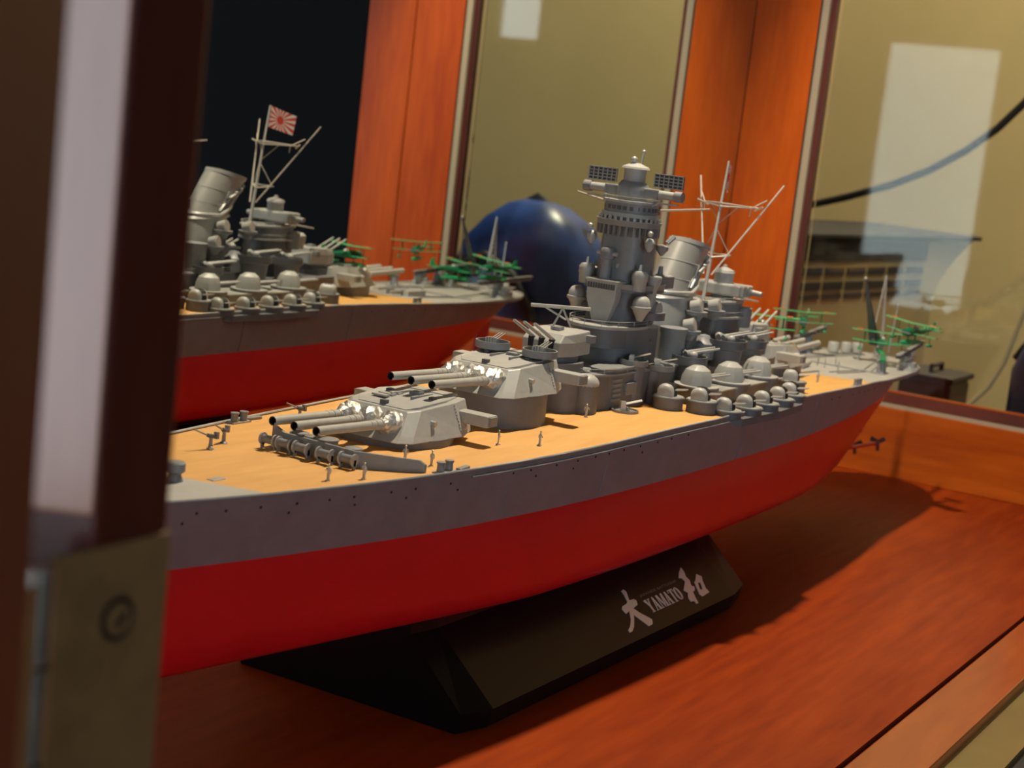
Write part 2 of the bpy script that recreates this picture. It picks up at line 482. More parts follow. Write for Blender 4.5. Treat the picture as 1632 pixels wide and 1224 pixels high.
# near post with the hinge and the opened door
XP0, XP1, YP = -93.5, -79.0, -165.0
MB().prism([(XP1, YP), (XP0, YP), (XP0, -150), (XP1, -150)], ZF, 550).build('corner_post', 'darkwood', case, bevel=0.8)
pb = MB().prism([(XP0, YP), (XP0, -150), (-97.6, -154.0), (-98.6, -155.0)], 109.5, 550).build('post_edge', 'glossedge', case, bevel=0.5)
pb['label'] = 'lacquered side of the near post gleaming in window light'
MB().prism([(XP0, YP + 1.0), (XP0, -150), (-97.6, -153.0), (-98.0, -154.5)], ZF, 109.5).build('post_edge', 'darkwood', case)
MB().box(XP1, XE, -178, -150, 520, 550).build('top_rail', 'cherry_x', case)
hg = MB().box(-101.0, XP1 - 0.3, YP - 0.8, YP, -20, 105.5).build('hinge', 'hinge', case)
SX = -88.6
for zz in (95, 60, 22):
    MB().tube((SX, YP - 0.75, zz), (SX, YP - 0.95, zz), 3.2, 3.2, n=20).build('screw_recess', 'groove', hg)
    MB().tube((SX, YP - 0.9, zz), (SX, YP - 1.4, zz), 2.3, 2.0, n=20).build('screw', 'hinge', hg, smooth=40)
    MB().obox((SX, YP - 1.42, zz), (0.9, 0, 0.9), (0, 0.12, 0), (-0.35, 0, 0.35)).build('screw_slot', 'groove', hg)
for k in range(8):
    z1 = 105 - k * 13.2
    MB().tube((-103.4, YP - 0.6, z1), (-103.4, YP - 0.6, z1 - 12.5), 2.4, n=16).build('knuckle', 'hingel', hg, smooth=40)
# opened door folded back beyond the post
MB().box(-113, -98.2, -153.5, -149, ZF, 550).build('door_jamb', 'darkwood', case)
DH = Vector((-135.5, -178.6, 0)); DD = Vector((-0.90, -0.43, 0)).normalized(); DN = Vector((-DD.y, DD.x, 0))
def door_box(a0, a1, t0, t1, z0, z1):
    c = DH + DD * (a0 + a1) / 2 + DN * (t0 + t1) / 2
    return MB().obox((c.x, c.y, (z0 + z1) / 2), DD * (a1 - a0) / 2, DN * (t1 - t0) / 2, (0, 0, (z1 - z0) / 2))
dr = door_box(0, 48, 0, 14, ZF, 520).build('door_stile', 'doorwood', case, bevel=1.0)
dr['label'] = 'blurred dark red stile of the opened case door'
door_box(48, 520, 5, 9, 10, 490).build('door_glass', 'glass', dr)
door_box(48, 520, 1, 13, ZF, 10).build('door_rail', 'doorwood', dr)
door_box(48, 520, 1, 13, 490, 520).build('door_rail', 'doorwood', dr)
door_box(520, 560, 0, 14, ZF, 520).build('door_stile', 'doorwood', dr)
MB().obox((-119, -172.5, 41.5), (15.5, 6.0, 0), (0.17, -0.4, 0), (0, 0, 61.5)).build('hinge_leaf', 'hinge', dr)
# case lamp under the top board
cl = MB().lathe((LAMP[0], LAMP[1], 536), [(20, 14), (20, 4), (17, 0), (15, 0)], n=28).build('case_lamp', 'silver', None, smooth=40)
tag(cl, 'round downlight fixed under the top of the display case', 'lamp')
M['bulb'] = mat('warm_bulb', (0.9, 0.8, 0.6), 0.4, emit=(1.0, 0.86, 0.66), emit_s=20.0)
MB().ball((LAMP[0], LAMP[1], 534), 6, sz=0.6).build('bulb', 'bulb', cl, smooth=60)
MB().box(320, 540, 18.5, 20.5, 468, 550).build('lamp_baffle', 'darkwood', case)  # unseen boards added to keep mirrored lamp light off the floor
MB().box(320, 540, -34, -32, 468, 550).build('lamp_baffle', 'darkwood', case)
# table that carries the case
tb = empty('table', (395, -135, -800))
tag(tb, 'low brown table carrying the display case', 'table')
MB().box(-330, 1120, -420, 149, -110, -74).build('table_top', 'cloth', tb, bevel=2)
for x in (-290, 1080):
    for y in (-380, 110):
        MB().box(x - 25, x + 25, y - 25, y + 25, -800, -110).build('leg', 'darkwood', tb)

# ================================================================== THE SHIP MODEL
ship = empty('battleship_model', (375, 0, -2.5))
tag(ship, 'grey and red battleship scale model with orange wooden deck on a black stand', 'model ship')
HD = [(0, 1.5), (20, 8.5), (45, 16.5), (75, 24.6), (110, 32.2), (150, 39.4), (185, 44.6), (225, 48.9), (260, 51.7), (300, 53.8), (340, 55.4), (375, 56), (450, 55), (525, 52), (570, 48.5), (605, 45), (640, 43.8), (675, 42), (703, 39), (722, 33), (740, 22), (748, 13), (751, 6)]
HN = [(600, 45), (640, 40.2), (675, 34.5), (715, 26.5), (738, 19), (748, 11), (751, 4)]   # hull side under the overhanging flight deck
ZD = [(0, 60), (75, 56.1), (150, 54.3), (225, 53.8), (270, 54.0), (300, 54.5), (340, 55), (375, 55), (450, 55), (525, 53.2), (575, 50.8), (605, 49.5), (650, 48.3), (751, 47.6)]
HW = [(0, 0.6), (20, 3), (45, 7.5), (75, 14), (110, 23.5), (150, 33.2), (185, 40), (225, 45.2), (260, 48.6), (300, 51), (340, 52.2), (375, 52.5), (450, 52), (525, 48.5), (600, 41), (675, 29), (715, 19), (738, 10), (748, 4), (751, 1.5)]
KZ = [(0, 12), (12, 2), (30, -1.5), (90, -2.5), (560, -2.5), (610, -1.5), (650, 4), (690, 14), (720, 24), (751, 31)]
ZW = 33.77
hd = lambda x: interp(HD, x)
zd = lambda x: interp(ZD, x)
hw = lambda x: interp(HW, x)
kz = lambda x: interp(KZ, x)
XS = [0, 6, 12, 20, 32, 45, 60, 75, 92, 110, 130, 150, 168, 185, 205, 225, 242, 260, 280, 300, 320, 340, 358, 375, 400, 425, 450, 475, 500, 525, 550, 575, 600, 612, 618, 630, 645, 660, 675, 690, 702, 715, 727, 738, 744, 748, 751]
def rake(x, z): return x + max(0, 1 - x / 70) * max(0, 60 - z) * 0.32 - max(0, (x - 690) / 61) * max(0, 49 - z) * 0.75
# upper hull (grey)
def upper_half(x):
    """profile from deck edge to waterline: [(half breadth, z)]"""
    h, z, b = hd(x), zd(x), hw(x)
    cut = 0.0
    if x > 612: cut = min(1, (x - 612) / 5) * max(0.0, h - interp(HN, x))
    rows = []
    for t in (0, 0.02, 0.04, 0.25, 0.5, 0.75, 1.0):
        bb = h + (b - h) * (t ** 1.25)
        if t > 0.03: bb = (h - cut) + (b - h + cut) * (t ** 1.25)
        rows.append((max(0.4, bb), z + (ZW - z) * t))
    if cut: rows[1] = (h, z - 1.6); rows[2] = (max(0.4, h - cut), z - 1.65)
    return rows
def ring_upper(x):
    r = upper_half(x)
    a = [(rake(x, z), -y, z) for y, z in r]
    return a
mbh = MB()
mbh.loft([ring_upper(x) for x in XS], cap0=False, cap1=False, closed=False)
mbh.loft([[(p[0], -p[1], p[2]) for p in ring_upper(x)] for x in XS], cap0=False, cap1=False, closed=False)
rb, ra = ring_upper(0), ring_upper(751)
for rr in (rb, ra):
    n = len(rr)
    mbh.add(rr + [(p[0], -p[1], p[2]) for p in rr], [(i, i + 1, n + i + 1, n + i) for i in range(n - 1)])
hull_u = mbh.build('upper_hull', 'hullside', ship, smooth=35)
hull_u['label'] = 'dark grey upper hull'
def lower_half(x):
    b, k = hw(x), kz(x)
    pr = [(1.0, 1.0), (1.015, 0.8), (1.0, 0.55), (0.985, 0.32), (0.95, 0.17), (0.88, 0.07), (0.76, 0.015), (0.4, 0.0), (0.0, 0.0)]
    sharp = max(0, 1 - x / 250) if x < 250 else max(0, (x - 540) / 200)
    out = []
    for fy, fz in pr:
        narrow = 1 - sharp * 0.62 * (1 - fz) ** 1.3
        bb = b * fy * narrow
        if x < 75 and fz < 0.5 and fy > 0.3: bb = max(bb, 7 * (1 - x / 95) * math.sin(math.pi * min(1, (1 - fz))) + 1.0)   # bulbous forefoot
        out.append((bb, k + (ZW - k) * fz))
    return out
def ring_lower(x):
    h = [(rake(x, z), -y, z) for y, z in lower_half(x)]
    return h + [(p[0], -p[1], p[2]) for p in reversed(h[:-1])]
mbl = MB()
mbl.loft([ring_lower(x) for x in XS], closed=False)
hull_l = mbl.build('lower_hull', 'red', ship, smooth=40)
hull_l['label'] = 'glossy red lower hull'

# decks
def deck_grid(xa, xb, name, m, nx, nt=12, inset=1.2, dz=-0.35, thick=0.6):
    mb = MB()
    top, bot = [], []
    for i in range(nx + 1):
        rt, rbm = [], []
        for j in range(nt + 1):
            t = -1 + 2 * j / nt
            x = xa(abs(t)) + (xb(abs(t)) - xa(abs(t))) * i / nx
            y = t * max(0.3, hd(x) - inset)
            rt.append((x, y, zd(x) + dz)); rbm.append((x, y, zd(x) + dz - thick))
        top.append(rt); bot.append(rbm)
    rings = [a + list(reversed(b)) for a, b in zip(top, bot)]
    mb.loft(rings)
    return mb.build(name, m, ship, smooth=30)
FA = lambda t: 107 + 10 * t
AA_ = lambda t: 589 + 20 * t
wd = deck_grid(FA, AA_, 'wooden_deck', 'deck', 60)
wd['label'] = 'orange wooden planked deck'
deck_grid(lambda t: 1.0, FA, 'foredeck', 'deckgrey', 16)
deck_grid(AA_, lambda t: 749.0, 'flight_deck', 'deckgrey', 26)
def edge_path(x0, x1, s, dz=0.2, off=-0.5, step=8):
    n = int((x1 - x0) / step)
    return [(x0 + (x1 - x0) * i / n, s * (hd(x0 + (x1 - x0) * i / n) + off), zd(x0 + (x1 - x0) * i / n) + dz) for i in range(n + 1)]
for s in (-1, 1):
    MB().path(edge_path(4, 748, s, 0.1, -0.55), 0.55, n=6).build('deck_edge_trim', 'grey', ship, smooth=60)
    MB().path(edge_path(200, 392, s, -2.2, 0.1), 0.4, n=6).build('hull_ledge', 'mid', ship, smooth=60)
# planked deck seams on flight deck (rail tracks)
for s in (-1, 1):
    for off in (0, 4.5):
        MB().path([(620, s * (14 + off * 1), zd(620) - .1), (660, s * (20 + off), zd(660) - .1), (735, s * (5 + off), zd(735) - .1)], 0.3, n=5).build('aircraft_track', 'mid', ship)
MB().path([(655, -33.5, zd(655) + .0), (655, 33.5, zd(655) + .0)], 0.45, n=6).build('aircraft_track', 'mid', ship)
# portholes in the side: many small dark dots
pm = MB()
for s in (-1, 1):
    for row, (xa, xb, st_, fz) in enumerate(((80, 350, 13.0, 0.17), (60, 330, 22.0, 0.30), (520, 610, 12.0, 0.2))):
        x = xa
        while x < xb:
            if random.random() < 0.8:
                r = upper_half(x)
                z = zd(x) + (ZW - zd(x)) * fz
                b = hd(x) + (hw(x) - hd(x)) * (fz ** 1.25)
                xx = rake(x, z)
                pm.tube((xx, s * (b - 0.4), z), (xx, s * (b + 0.18), z), 0.42, n=6)
            x += st_ * random.uniform(0.7, 1.3)
tag(pm.build('porthole_row', 'black', ship), kind='stuff')
for x in (222, 284, 405, 500):
    for s in (-1, 1):
        pp = []
        for k in range(7):
            t = 0.08 + 0.9 * k / 6
            if x in (222, 284): t = 0.35 + 0.6 * k / 6
            z = zd(x) + (ZW - zd(x)) * t
            pp.append((x, s * (hd(x) + (hw(x) - hd(x)) * t ** 1.25 + 0.15), z))
        MB().path(pp, 0.3, n=5).build('hull_strake', 'hullside', ship)
# propellers, shafts and rudder
for s in (-1, 1):
    for px_, py_, pz_ in ((706, 20, 1), (692, 11, -1)):
        pr_ = MB().tube((px_ - 4, s * py_, pz_), (px_ + 3, s * py_, pz_), 1.8, 1.0, n=12).build('propeller', 'prop', ship, smooth=40)
        for b_ in range(3):
            a = 2 * math.pi * b_ / 3 + 0.4
            d = Vector((0, math.cos(a), math.sin(a))); e = Vector((0.5, -math.sin(a) * 0.85, math.cos(a) * 0.85))
            MB().obox(Vector((px_, s * py_, pz_)) + d * 3.0, d * 2.1, e * 1.5, Vector((1, 0, 0)) * 0.3).build('blade', 'prop', pr_, bevel=0.25)
        MB().tube((px_ - 80, s * py_ * 0.8, pz_ + 3), (px_ - 4, s * py_, pz_), 1.2, n=10).build('propeller_shaft', 'red', ship)
MB().loft([[(722, -1.2, 24), (738, -0.4, 27), (738, 0.4, 27), (722, 1.2, 24)], [(720, -1.2, 0), (735, -0.4, 0), (735, 0.4, 0), (720, 1.2, 0)]]).build('rudder', 'red', ship)

# ---------------------------------------------------------------- main turrets
def main_turret(cx, zb, d, barbette_z, tubs=False):
    """d=-1 faces the bow, +1 faces aft; zb is the base of the gunhouse"""
    bar = MB().lathe((cx, 0, barbette_z), [(20.6, 0), (20.6, zb - barbette_z + 0.3)], n=48).build('barbette', 'hull', ship, smooth=40)
    def P(x, y): return (cx + d * x, y)
    bot = [P(21, 15.0), P(16.5, 18.6), P(-12, 20.8), P(-24, 16), P(-24, -16), P(-12, -20.8), P(16.5, -18.6), P(21, -15.0)]
    mid = [P(18.2, 14.6), P(14.4, 17.6), P(-12, 19.8), P(-24, 15.6), P(-24, -15.6), P(-12, -19.8), P(14.4, -17.6), P(18.2, -14.6)]
    top = [P(10.6, 11.6), P(6.5, 14.4), P(-11.5, 15.9), P(-23, 13), P(-23, -13), P(-11.5, -15.9), P(6.5, -14.4), P(10.6, -11.6)]
    zt = [9.2, 9.9, 11.2, 11.2, 11.2, 11.2, 9.9, 9.2]
    mb = MB()
    mb.loft([[(x, y, zb) for x, y in bot], [(x, y, zb + 2.2) for x, y in mid], [(x, y, zb + h) for (x, y), h in zip(top, zt)]])
    t = mb.build('main_gun_turret', 'grey', ship, bevel=0.35)
    # raised roof plates
    rp = MB()
    rp.loft([[(x * 0.88 + cx * 0.12, y * 0.86, zb + h - 0.1) for (x, y), h in zip(top, zt)], [(x * 0.87 + cx * 0.13, y * 0.85, zb + h + 0.45) for (x, y), h in zip(top, zt)]])
    rp.build('roof_plate', 'grey', t)
    for gy in (-8.7, 0, 8.7):
        zg0, zg1 = zb + 5.6, zb + 7.0
        # foil blast bag, lumpy
        bg = MB()
        rings = []
        rnd = random.Random(int(cx + gy * 10))
        for k, (xx, rr) in enumerate(((10.5, 3.4), (12.2, 3.9), (13.8, 4.3), (15.3, 4.5), (16.7, 4.5), (18.0, 4.1), (19.3, 3.4), (20.5, 2.7), (21.8, 1.8))):
            rings.append([(cx + d * (xx + rnd.uniform(-.3, .3)), gy + rr * (1 + rnd.uniform(-.16, .16)) * 0.92 * math.cos(2 * math.pi * i / 14), zg0 - (0.6 if k < 5 else 0.1) + rr * (1 + rnd.uniform(-.16, .16)) * math.sin(2 * math.pi * i / 14)) for i in range(14)])
        bg.loft(rings)
        bg.build('blast_bag', 'foil', t)
        m0 = Vector((cx + d * 20.5, gy, zg0)); m1 = Vector((cx + d * 57.0, gy, zg1))
        dirv = (m1 - m0).normalized()
        b = MB()
        L = (m1 - m0).length
        n = 16
        a_ = dirv.orthogonal().normalized(); b_ = dirv.cross(a_)
        rings = []
        for tt, rr in ((0, 1.85), (0.05, 1.85), (0.052, 1.72), (0.1, 1.72), (0.102, 1.85), (0.14, 1.82), (0.142, 1.68), (0.18, 1.66), (0.182, 1.75), (0.22, 1.7), (0.222, 1.6), (1.0, 1.5), (1.0, 1.12), (0.93, 1.05)):
            c = m0 + dirv * L * tt
            rings.append([c + (a_ * math.cos(2 * math.pi * i / n) + b_ * math.sin(2 * math.pi * i / n)) * rr for i in range(n)])
        b.loft(rings)
        b.m[-1] = 1
        for q in range(len(b.m) - 1 - n * 2, len(b.m)): b.m[q] = 1
        b.build('gun_barrel', ['grey', 'black'], t, smooth=40)
    for s in (-1, 1):
        ear = MB().box(*sorted((cx - d * 14.0, cx - d * 20.5)), *sorted((s * 15, s * 28.3)), zb + 4.2, zb + 8.2).build('rangefinder_arm', 'grey', t, bevel=0.3)
        MB().obox((cx - d * 17.2, s * 28.6, zb + 6.2), (2.3, 0, 0), (0, 0.5, 0), (0, 0, 1.6)).build('rangefinder_lens', 'mid', t)
        MB().tube((cx + d * 3, s * 18.4, zb + 5.4), (cx + d * 3, s * 16.5, zb + 5.6), 0.95, n=12).build('side_sight', 'silver', t, smooth=40)
        # riveted seam
        for k in range(9):
            f = k / 8
            MB().ball((cx - d * (11.2 - 0.4 * f), s * (19.9 - 3.7 * f), zb + 2.0 + 8.2 * f), 0.34, n=6, m=4).build('rivet', 'mid', t)
        MB().box(cx - d * 8 - 1.2, cx - d * 8 + 1.2, s * 9 - 0.9, s * 9 + 0.9, zb + 10.8, zb + 12.2).build('roof_vent', 'dark', t)
        MB().box(*sorted((cx - d * 2, cx - d * 15)), s * 4.2 - 0.4, s * 4.2 + 0.4, zb + 11.0, zb + 11.9).build('roof_rail', 'mid', t)
    MB().box(cx + d * 8 - 1, cx + d * 8 + 1, -1.2, 1.2, zb + 9.6, zb + 11.2).build('roof_sight', 'dark', t)
    MB().box(*sorted((cx - d * 10, cx - d * 13)), -2.2, 2.2, zb + 11.2, zb + 12.4).build('roof_hatch', 'mid', t)
    MB().box(*sorted((cx - d * 18, cx - d * 24)), -9, 9, zb + 11.2, zb + 12.0).build('roof_hatch', 'grey', t)
    if tubs:
        for s in (-1, 1):
            c = (cx - d * 13.5, s * 10.5, zb + 12.2)
            tub(c, 6.8, 3.0, t, gun=True)
    else:
        for k in range(3):
            MB().box(cx - 3 + k * 4, cx - 0.5 + k * 4, 3.0, 9.0, zb + 11.0, zb + 11.6).build('roof_step', 'grey', t)
    return t

def tub(c, r, h, parent, gun=True, m='mid', ang=0.0, floor_z=0.0):
    mb = MB()
    mb.lathe(c, [(r * 0.9, 0), (r, 0.3), (r, h), (r - 0.55, h), (r - 0.55, 0.7), (0.05, 0.6)], n=26)
    t = mb.build('gun_tub', m, parent, smooth=40)
    if gun:
        g = MB()
        ca, sa = math.cos(ang), math.sin(ang)
        def Q(x, y, z): return (c[0] + ca * x - sa * y, c[1] + sa * x + ca * y, c[2] + z)
        g.tube(Q(0, 0, 0.6), Q(0, 0, 2.4), 2.2, 1.4, n=10)
        for k in (-1.2, 0, 1.2):
            g.tube(Q(-1.5, k, 3.0), Q(6.5, k, 5.6), 0.32, 0.22, n=6)
            g.obox(Q(-0.8, k, 3.3), (0.9 * ca, 0.9 * sa, 0), (-0.4 * sa, 0.4 * ca, 0), (0, 0, 1.1))
        for k in (-2.2, 2.2):
            g.obox(Q(-1.0, k, 2.6), (1.0 * ca, 1.0 * sa, 0), (-0.35 * sa, 0.35 * ca, 0), (0, 0, 1.5))
        g.build('triple_gun' if parent is ship else 'triple_gun', 'silver', parent if parent is not ship else t, smooth=40)
    return t

T1X, T2X, T3X = 222.5, 286.5, 554.0
main_turret(T1X, 56.0, -1, 53.0)
main_turret(T2X, 65.6, -1, 53.5, tubs=True)
main_turret(T3X, 57.5, 1, 52.0)

# ---------------------------------------------------------------- superstructure base
def rounded(cx, cy, rx, ry, n=28, p=2.6, x_front=None):
    out = []
    for i in range(n):
        t = 2 * math.pi * i / n
        c, s_ = math.cos(t), math.sin(t)
        out.append((cx + rx * math.copysign(abs(c) ** (2 / p), c), cy + ry * math.copysign(abs(s_) ** (2 / p), s_)))
    return out
def slab(name, m, parent, poly, z0, z1, top=None, smooth=35, bevel=0.0):
    return MB().prism(poly, z0, z1, top).build(name, m, parent, smooth=smooth, bevel=bevel)

deckhouse = slab('deckhouse', 'hull', ship, rounded(392, 0, 62, 20, p=5), 54.3, 68.5)
slab('deckhouse_roof', 'mid', ship, rounded(392, 0, 62.6, 20.8, p=5), 68.5, 69.3)
slab('deckhouse', 'hull', ship, rounded(500, 0, 34, 19, p=5), 54, 64)
# fore block beneath the secondary turret
slab('turret_barbette', 'hull', ship, rounded(330, 0, 12.5, 12.5, p=2), 54.3, 73.5)
slab('deckhouse', 'hull', ship, rounded(345, 0, 27, 16.5, p=4), 54.3, 66)
slab('deckhouse_roof', 'mid', ship, rounded(345, 0, 27.6, 17.1, p=4), 66, 66.7)
for s in (-1, 1):
    slab('side_casing', 'hull', ship, rounded(356, s * 14.5, 14, 5.5, p=3), 54.3, 70.5)
    slab('side_casing', 'mid', ship, rounded(356, s * 14.5, 14.4, 5.9, p=3), 70.5, 71.2)
    MB().box(357, 366, *sorted((s * 19.6, s * 21.2)), 60, 65).build('casing_panel', 'mid', ship, bevel=0.3)
    MB().ball((331, s * 15.5, 66), 5.6, n=20, m=10, sz=0.75).build('director_dome', 'grey', ship, smooth=60)
    slab('dome_pedestal', 'hull', ship, rounded(331, s * 15.5, 5.5, 5.5, p=2), 54.3, 66)
    # louvred panel
    for k in range(5):
        MB().box(347, 354, *sorted((s * 18.9, s * 20.2)), 58 + k * 2.0, 59.1 + k * 2.0).build('louvre', 'mid', ship)
    tub((369, s * 17, 71), 6.0, 2.4, ship, ang=s * 1.2)
    tub((382, s * 23, 69), 6.2, 2.4, ship, ang=s * 1.3)
    slab('tub_pedestal', 'hull', ship, rounded(369, s * 17, 4.8, 4.8, p=2), 54.3, 71)
    slab('tub_pedestal', 'hull', ship, rounded(382, s * 20, 3.4, 3.4, p=2), 54.3, 69)

# ---------------------------------------------------------------- secondary 3-gun turrets
def small_turret(cx, zb, d, label=None):
    def P(x, y): return (cx + d * x, y)
    mb = MB()
    bot = [P(12, 8.5), P(3, 10.5), P(-12, 9.5), P(-12, -9.5), P(3, -10.5), P(12, -8.5)]
    mb.loft([[(x, y, zb) for x, y in bot], [(x, y, zb + 5.5) for x, y in bot],
             [(cx + d * xx, yy, zb + zz) for xx, yy, zz in ((8.5, 8.2, 8.6), (2, 10, 9.2), (-11.5, 9, 9.4), (-11.5, -9, 9.4), (2, -10, 9.2), (8.5, -8.2, 8.6))]])
    t = mb.build('secondary_turret', 'grey', ship, bevel=0.5)
    MB().lathe((cx, 0, zb - 3.0), [(9.6, 0), (9.6, 3.1)], n=32).build('turret_ring', 'hull', t, smooth=40)
    for gy in (-4.6, 0, 4.6):
        MB().tube((cx + d * 8, gy, zb + 5.4), (cx + d * 27, gy, zb + 13.5), 0.85, 0.6, n=10).build('gun_barrel', 'grey', t, smooth=40)
        MB().box(*sorted((cx + d * 10.6, cx + d * 12.25)), gy - 1.15, gy + 1.15, zb + 2.6, zb + 6.6).build('gun_port', 'black', t)
    for s in (-1, 1):
        MB().box(*sorted((cx - d * 7, cx - d * 10.5)), *sorted((s * 9, s * 12.5)), zb + 5, zb + 8).build('rangefinder_arm', 'mid', t, bevel=0.3)
    MB().box(cx - 2, cx + 2, -2, 2, zb + 9.2, zb + 10.4).build('roof_hatch', 'mid', t)
    return t
small_turret(331, 76.0, -1)
small_turret(527, 70.0, 1)
slab('turret_barbette', 'hull', ship, rounded(527, 0, 11, 11, p=2), 53.5, 67.2)
# antenna bar on two struts over the fore secondary turret
an = MB()
an.tube((336, 16, 92.5), (346, -6, 93.6), 0.75, n=8)
ant = an.build('antenna_bar', 'silver', ship, smooth=40)
for (a, b) in (((341, 4, 92.8), (338, 6, 85.2)), ((341, 4, 92.8), (344, 1, 85.2)), ((338, 11, 92.6), (343, 3, 88))):
    MB().tube(a, b, 0.45, n=6).build('antenna_strut', 'silver', ant)

# ---------------------------------------------------------------- bridge tower
TX = 383.0
tower = slab('bridge_tower', 'hull', ship, rounded(TX + 1, 0, 22, 15, p=2.4), 69, 85)
def tpart(name, m, poly, z0, z1, top=None, smooth=35): return slab(name, m, tower, poly, z0, z1, top, smooth)
tpart('lower_bridge_deck', 'grey', rounded(TX - 6, 0, 24, 15, p=2.2), 85, 86.2)
tpart('lower_bridge', 'hull', rounded(TX - 8, 0, 19, 12.5, p=2.4), 77, 85)
tpart('tower_shaft', 'hull', rounded(TX + 2, 0, 17, 12, p=3), 86, 101, rounded(TX + 2, 0, 14, 11.2, p=3))
tpart('tower_shaft', 'mid', rounded(TX + 2, 0, 13, 10.6, p=3), 101, 128, rounded(TX + 2, 0, 11.4, 9.8, p=3))
# tapered front plate of the bridge
MB().loft([[(TX - 17, -3.2, 86), (TX - 14, -3.2, 86), (TX - 14, 3.2, 86), (TX - 17, 3.2, 86)],
           [(TX - 18, -6.6, 96), (TX - 13, -6.6, 96), (TX - 13, 6.6, 96), (TX - 18, 6.6, 96)],
           [(TX - 18.5, -7.0, 103.5), (TX - 12, -7.0, 103.5), (TX - 12, 7.0, 103.5), (TX - 18.5, 7.0, 103.5)]]).build('bridge_front', 'grey', tower, bevel=0.3)
for k in range(11):
    MB().box(TX - 18.9, TX - 18.3, -6.2 + k * 1.18, -5.5 + k * 1.18, 100.6, 102.8).build('bridge_window', 'dark', tower)
MB().box(TX - 19, TX - 10, -7.6, 7.6, 103.5, 104.3).build('bridge_roof', 'grey', tower)
tpart('mid_platform', 'hull', rounded(TX + 3, 0, 18, 15.5, p=2.6), 100, 101.2)
tpart('mid_platform_rail', 'mid', rounded(TX + 3, 0, 18, 15.5, p=2.6), 101.2, 103.4, rounded(TX + 3, 0, 18.5, 16, p=2.6))
for s in (-1, 1):
    # binocular pods and directors
    MB().lathe((TX - 9, s * 12.5, 101), [(2.9, 0), (3.1, 4), (3.4, 4.4), (3.4, 7.0), (2.6, 8.2), (0.1, 8.6)], n=18).build('director_pod', 'grey', tower, smooth=40)
    MB().tube((TX - 9, s * 12.5, 109), (TX - 9, s * 12.5, 112), 0.9, 0.6, n=8).build('pod_sight', 'silver', tower)
    MB().lathe((TX + 1, s * 13.8, 100), [(2.2, -6), (2.2, 1), (3.6, 5), (3.8, 7), (3.6, 7.3), (3.0, 7.0), (0.1, 6.6)], n=18).build('searchlight_tub', 'grey', tower, smooth=40)
    MB().lathe((TX + 10, s * 12.5, 101), [(2.4, 0), (2.4, 6), (1.2, 7), (0.9, 10), (0.1, 10.2)], n=14).build('director_pod', 'mid', tower, smooth=40)
    MB().box(*sorted((TX + 13, TX + 20)), *sorted((s * 11, s * 15)), 101.5, 107).build('aft_pod', 'mid', tower, bevel=0.5)
    # hooded side lookouts, lower level
    c = (TX - 10, s * 15.2, 95.0)
    MB().lathe(c, [(1.2, -6), (3.6, -1.4), (4.3, -1.0), (4.3, 0), (3.8, 0.2), (3.6, 2.0), (2.8, 3.6), (1.5, 4.4), (0.1, 4.6)], n=18).build('lookout_hood', 'grey', tower, smooth=50)
    hb = MB()
    rings = []
    for k in range(9):
        a = math.pi * k / 8
        rings.append([(TX + 3 - 3.6 * math.cos(a), s * 11, 92 + 5.2 * math.sin(a)), (TX + 3 - 3.6 * math.cos(a), s * 17.5, 92 + 4.6 * math.sin(a))])
    hb.add([p for r in rings for p in r], [(2 * i, 2 * i + 2, 2 * i + 3, 2 * i + 1) for i in range(8)] + [tuple(2 * i + 1 for i in range(9)), tuple(2 * i for i in range(9))])
    hb.build('side_hood', 'grey', tower, smooth=50)
    tpart('hood_platform', 'hull', rounded(TX + 3, s * 13.5, 6.5, 6.0, p=2.4), 89, 92.2)
    # upper lookout
    MB().lathe((TX - 6, s * 13.6, 119.5), [(0.6, -2), (2.0, 0), (2.2, 2), (1.2, 3.4), (0.1, 3.6)], n=14).build('lookout_sight', 'grey', tower, smooth=50)
    MB().ball((TX - 7.5, s * 14.2, 125.0), 1.2, n=10, m=6).build('lookout_lamp', 'silver', tower, smooth=60)
    MB().lathe((TX + 9, s * 12.4, 118), [(0.5, -2.5), (2.6, 0), (2.8, 1.5), (1.2, 2.2)], n=14).build('lookout_sight', 'mid', tower, smooth=50)
    MB().tube((TX + 11, s * 13.5, 121), (TX + 13, s * 15.5, 124), 1.1, 1.1, n=10).build('signal_lamp', 'silver', tower, smooth=40)
# periscope column at the front
MB().lathe((TX - 13.5, 1.5, 104), [(2.2, 0), (2.2, 8.5), (3.0, 9.0), (3.0, 12.6), (2.4, 13.4), (0.1, 13.6)], n=18).build('periscope_column', 'mid', tower, smooth=40)
MB().tube((TX - 13.5, -3.2, 115), (TX - 13.5, 6.2, 115), 0.9, n=10).build('periscope_arm', 'grey', tower, smooth=40)
# compass bridge ring with brackets
tpart('bridge_ring', 'mid', rounded(TX, 0, 13.2, 12.8, p=2.2), 126.8, 129.2, rounded(TX, 0, 13.8, 13.4, p=2.2))
for k in range(30):
    a = 2 * math.pi * k / 30
    ca, sa = math.cos(a), math.sin(a)
    MB().obox((TX + 12.6 * ca, 12.2 * sa, 124.8), (1.1 * ca, 1.1 * sa, 0), (-0.22 * sa, 0.22 * ca, 0), (0, 0, 2.0)).build('ring_bracket', 'mid', tower)
    MB().obox((TX + 13.2 * ca, 12.8 * sa, 129.9), (0.35 * ca, 0.35 * sa, 0), (-0.5 * sa, 0.5 * ca, 0), (0, 0, 0.7)).build('ring_sight', 'grey', tower)
tpart('compass_bridge', 'mid', rounded(TX + 0.5, 0, 11.5, 10.8, p=2.3), 129.2, 137.2)
tpart('bridge_band', 'grey', rounded(TX + 0.5, 0, 12.3, 11.6, p=2.3), 130.6, 132.2)
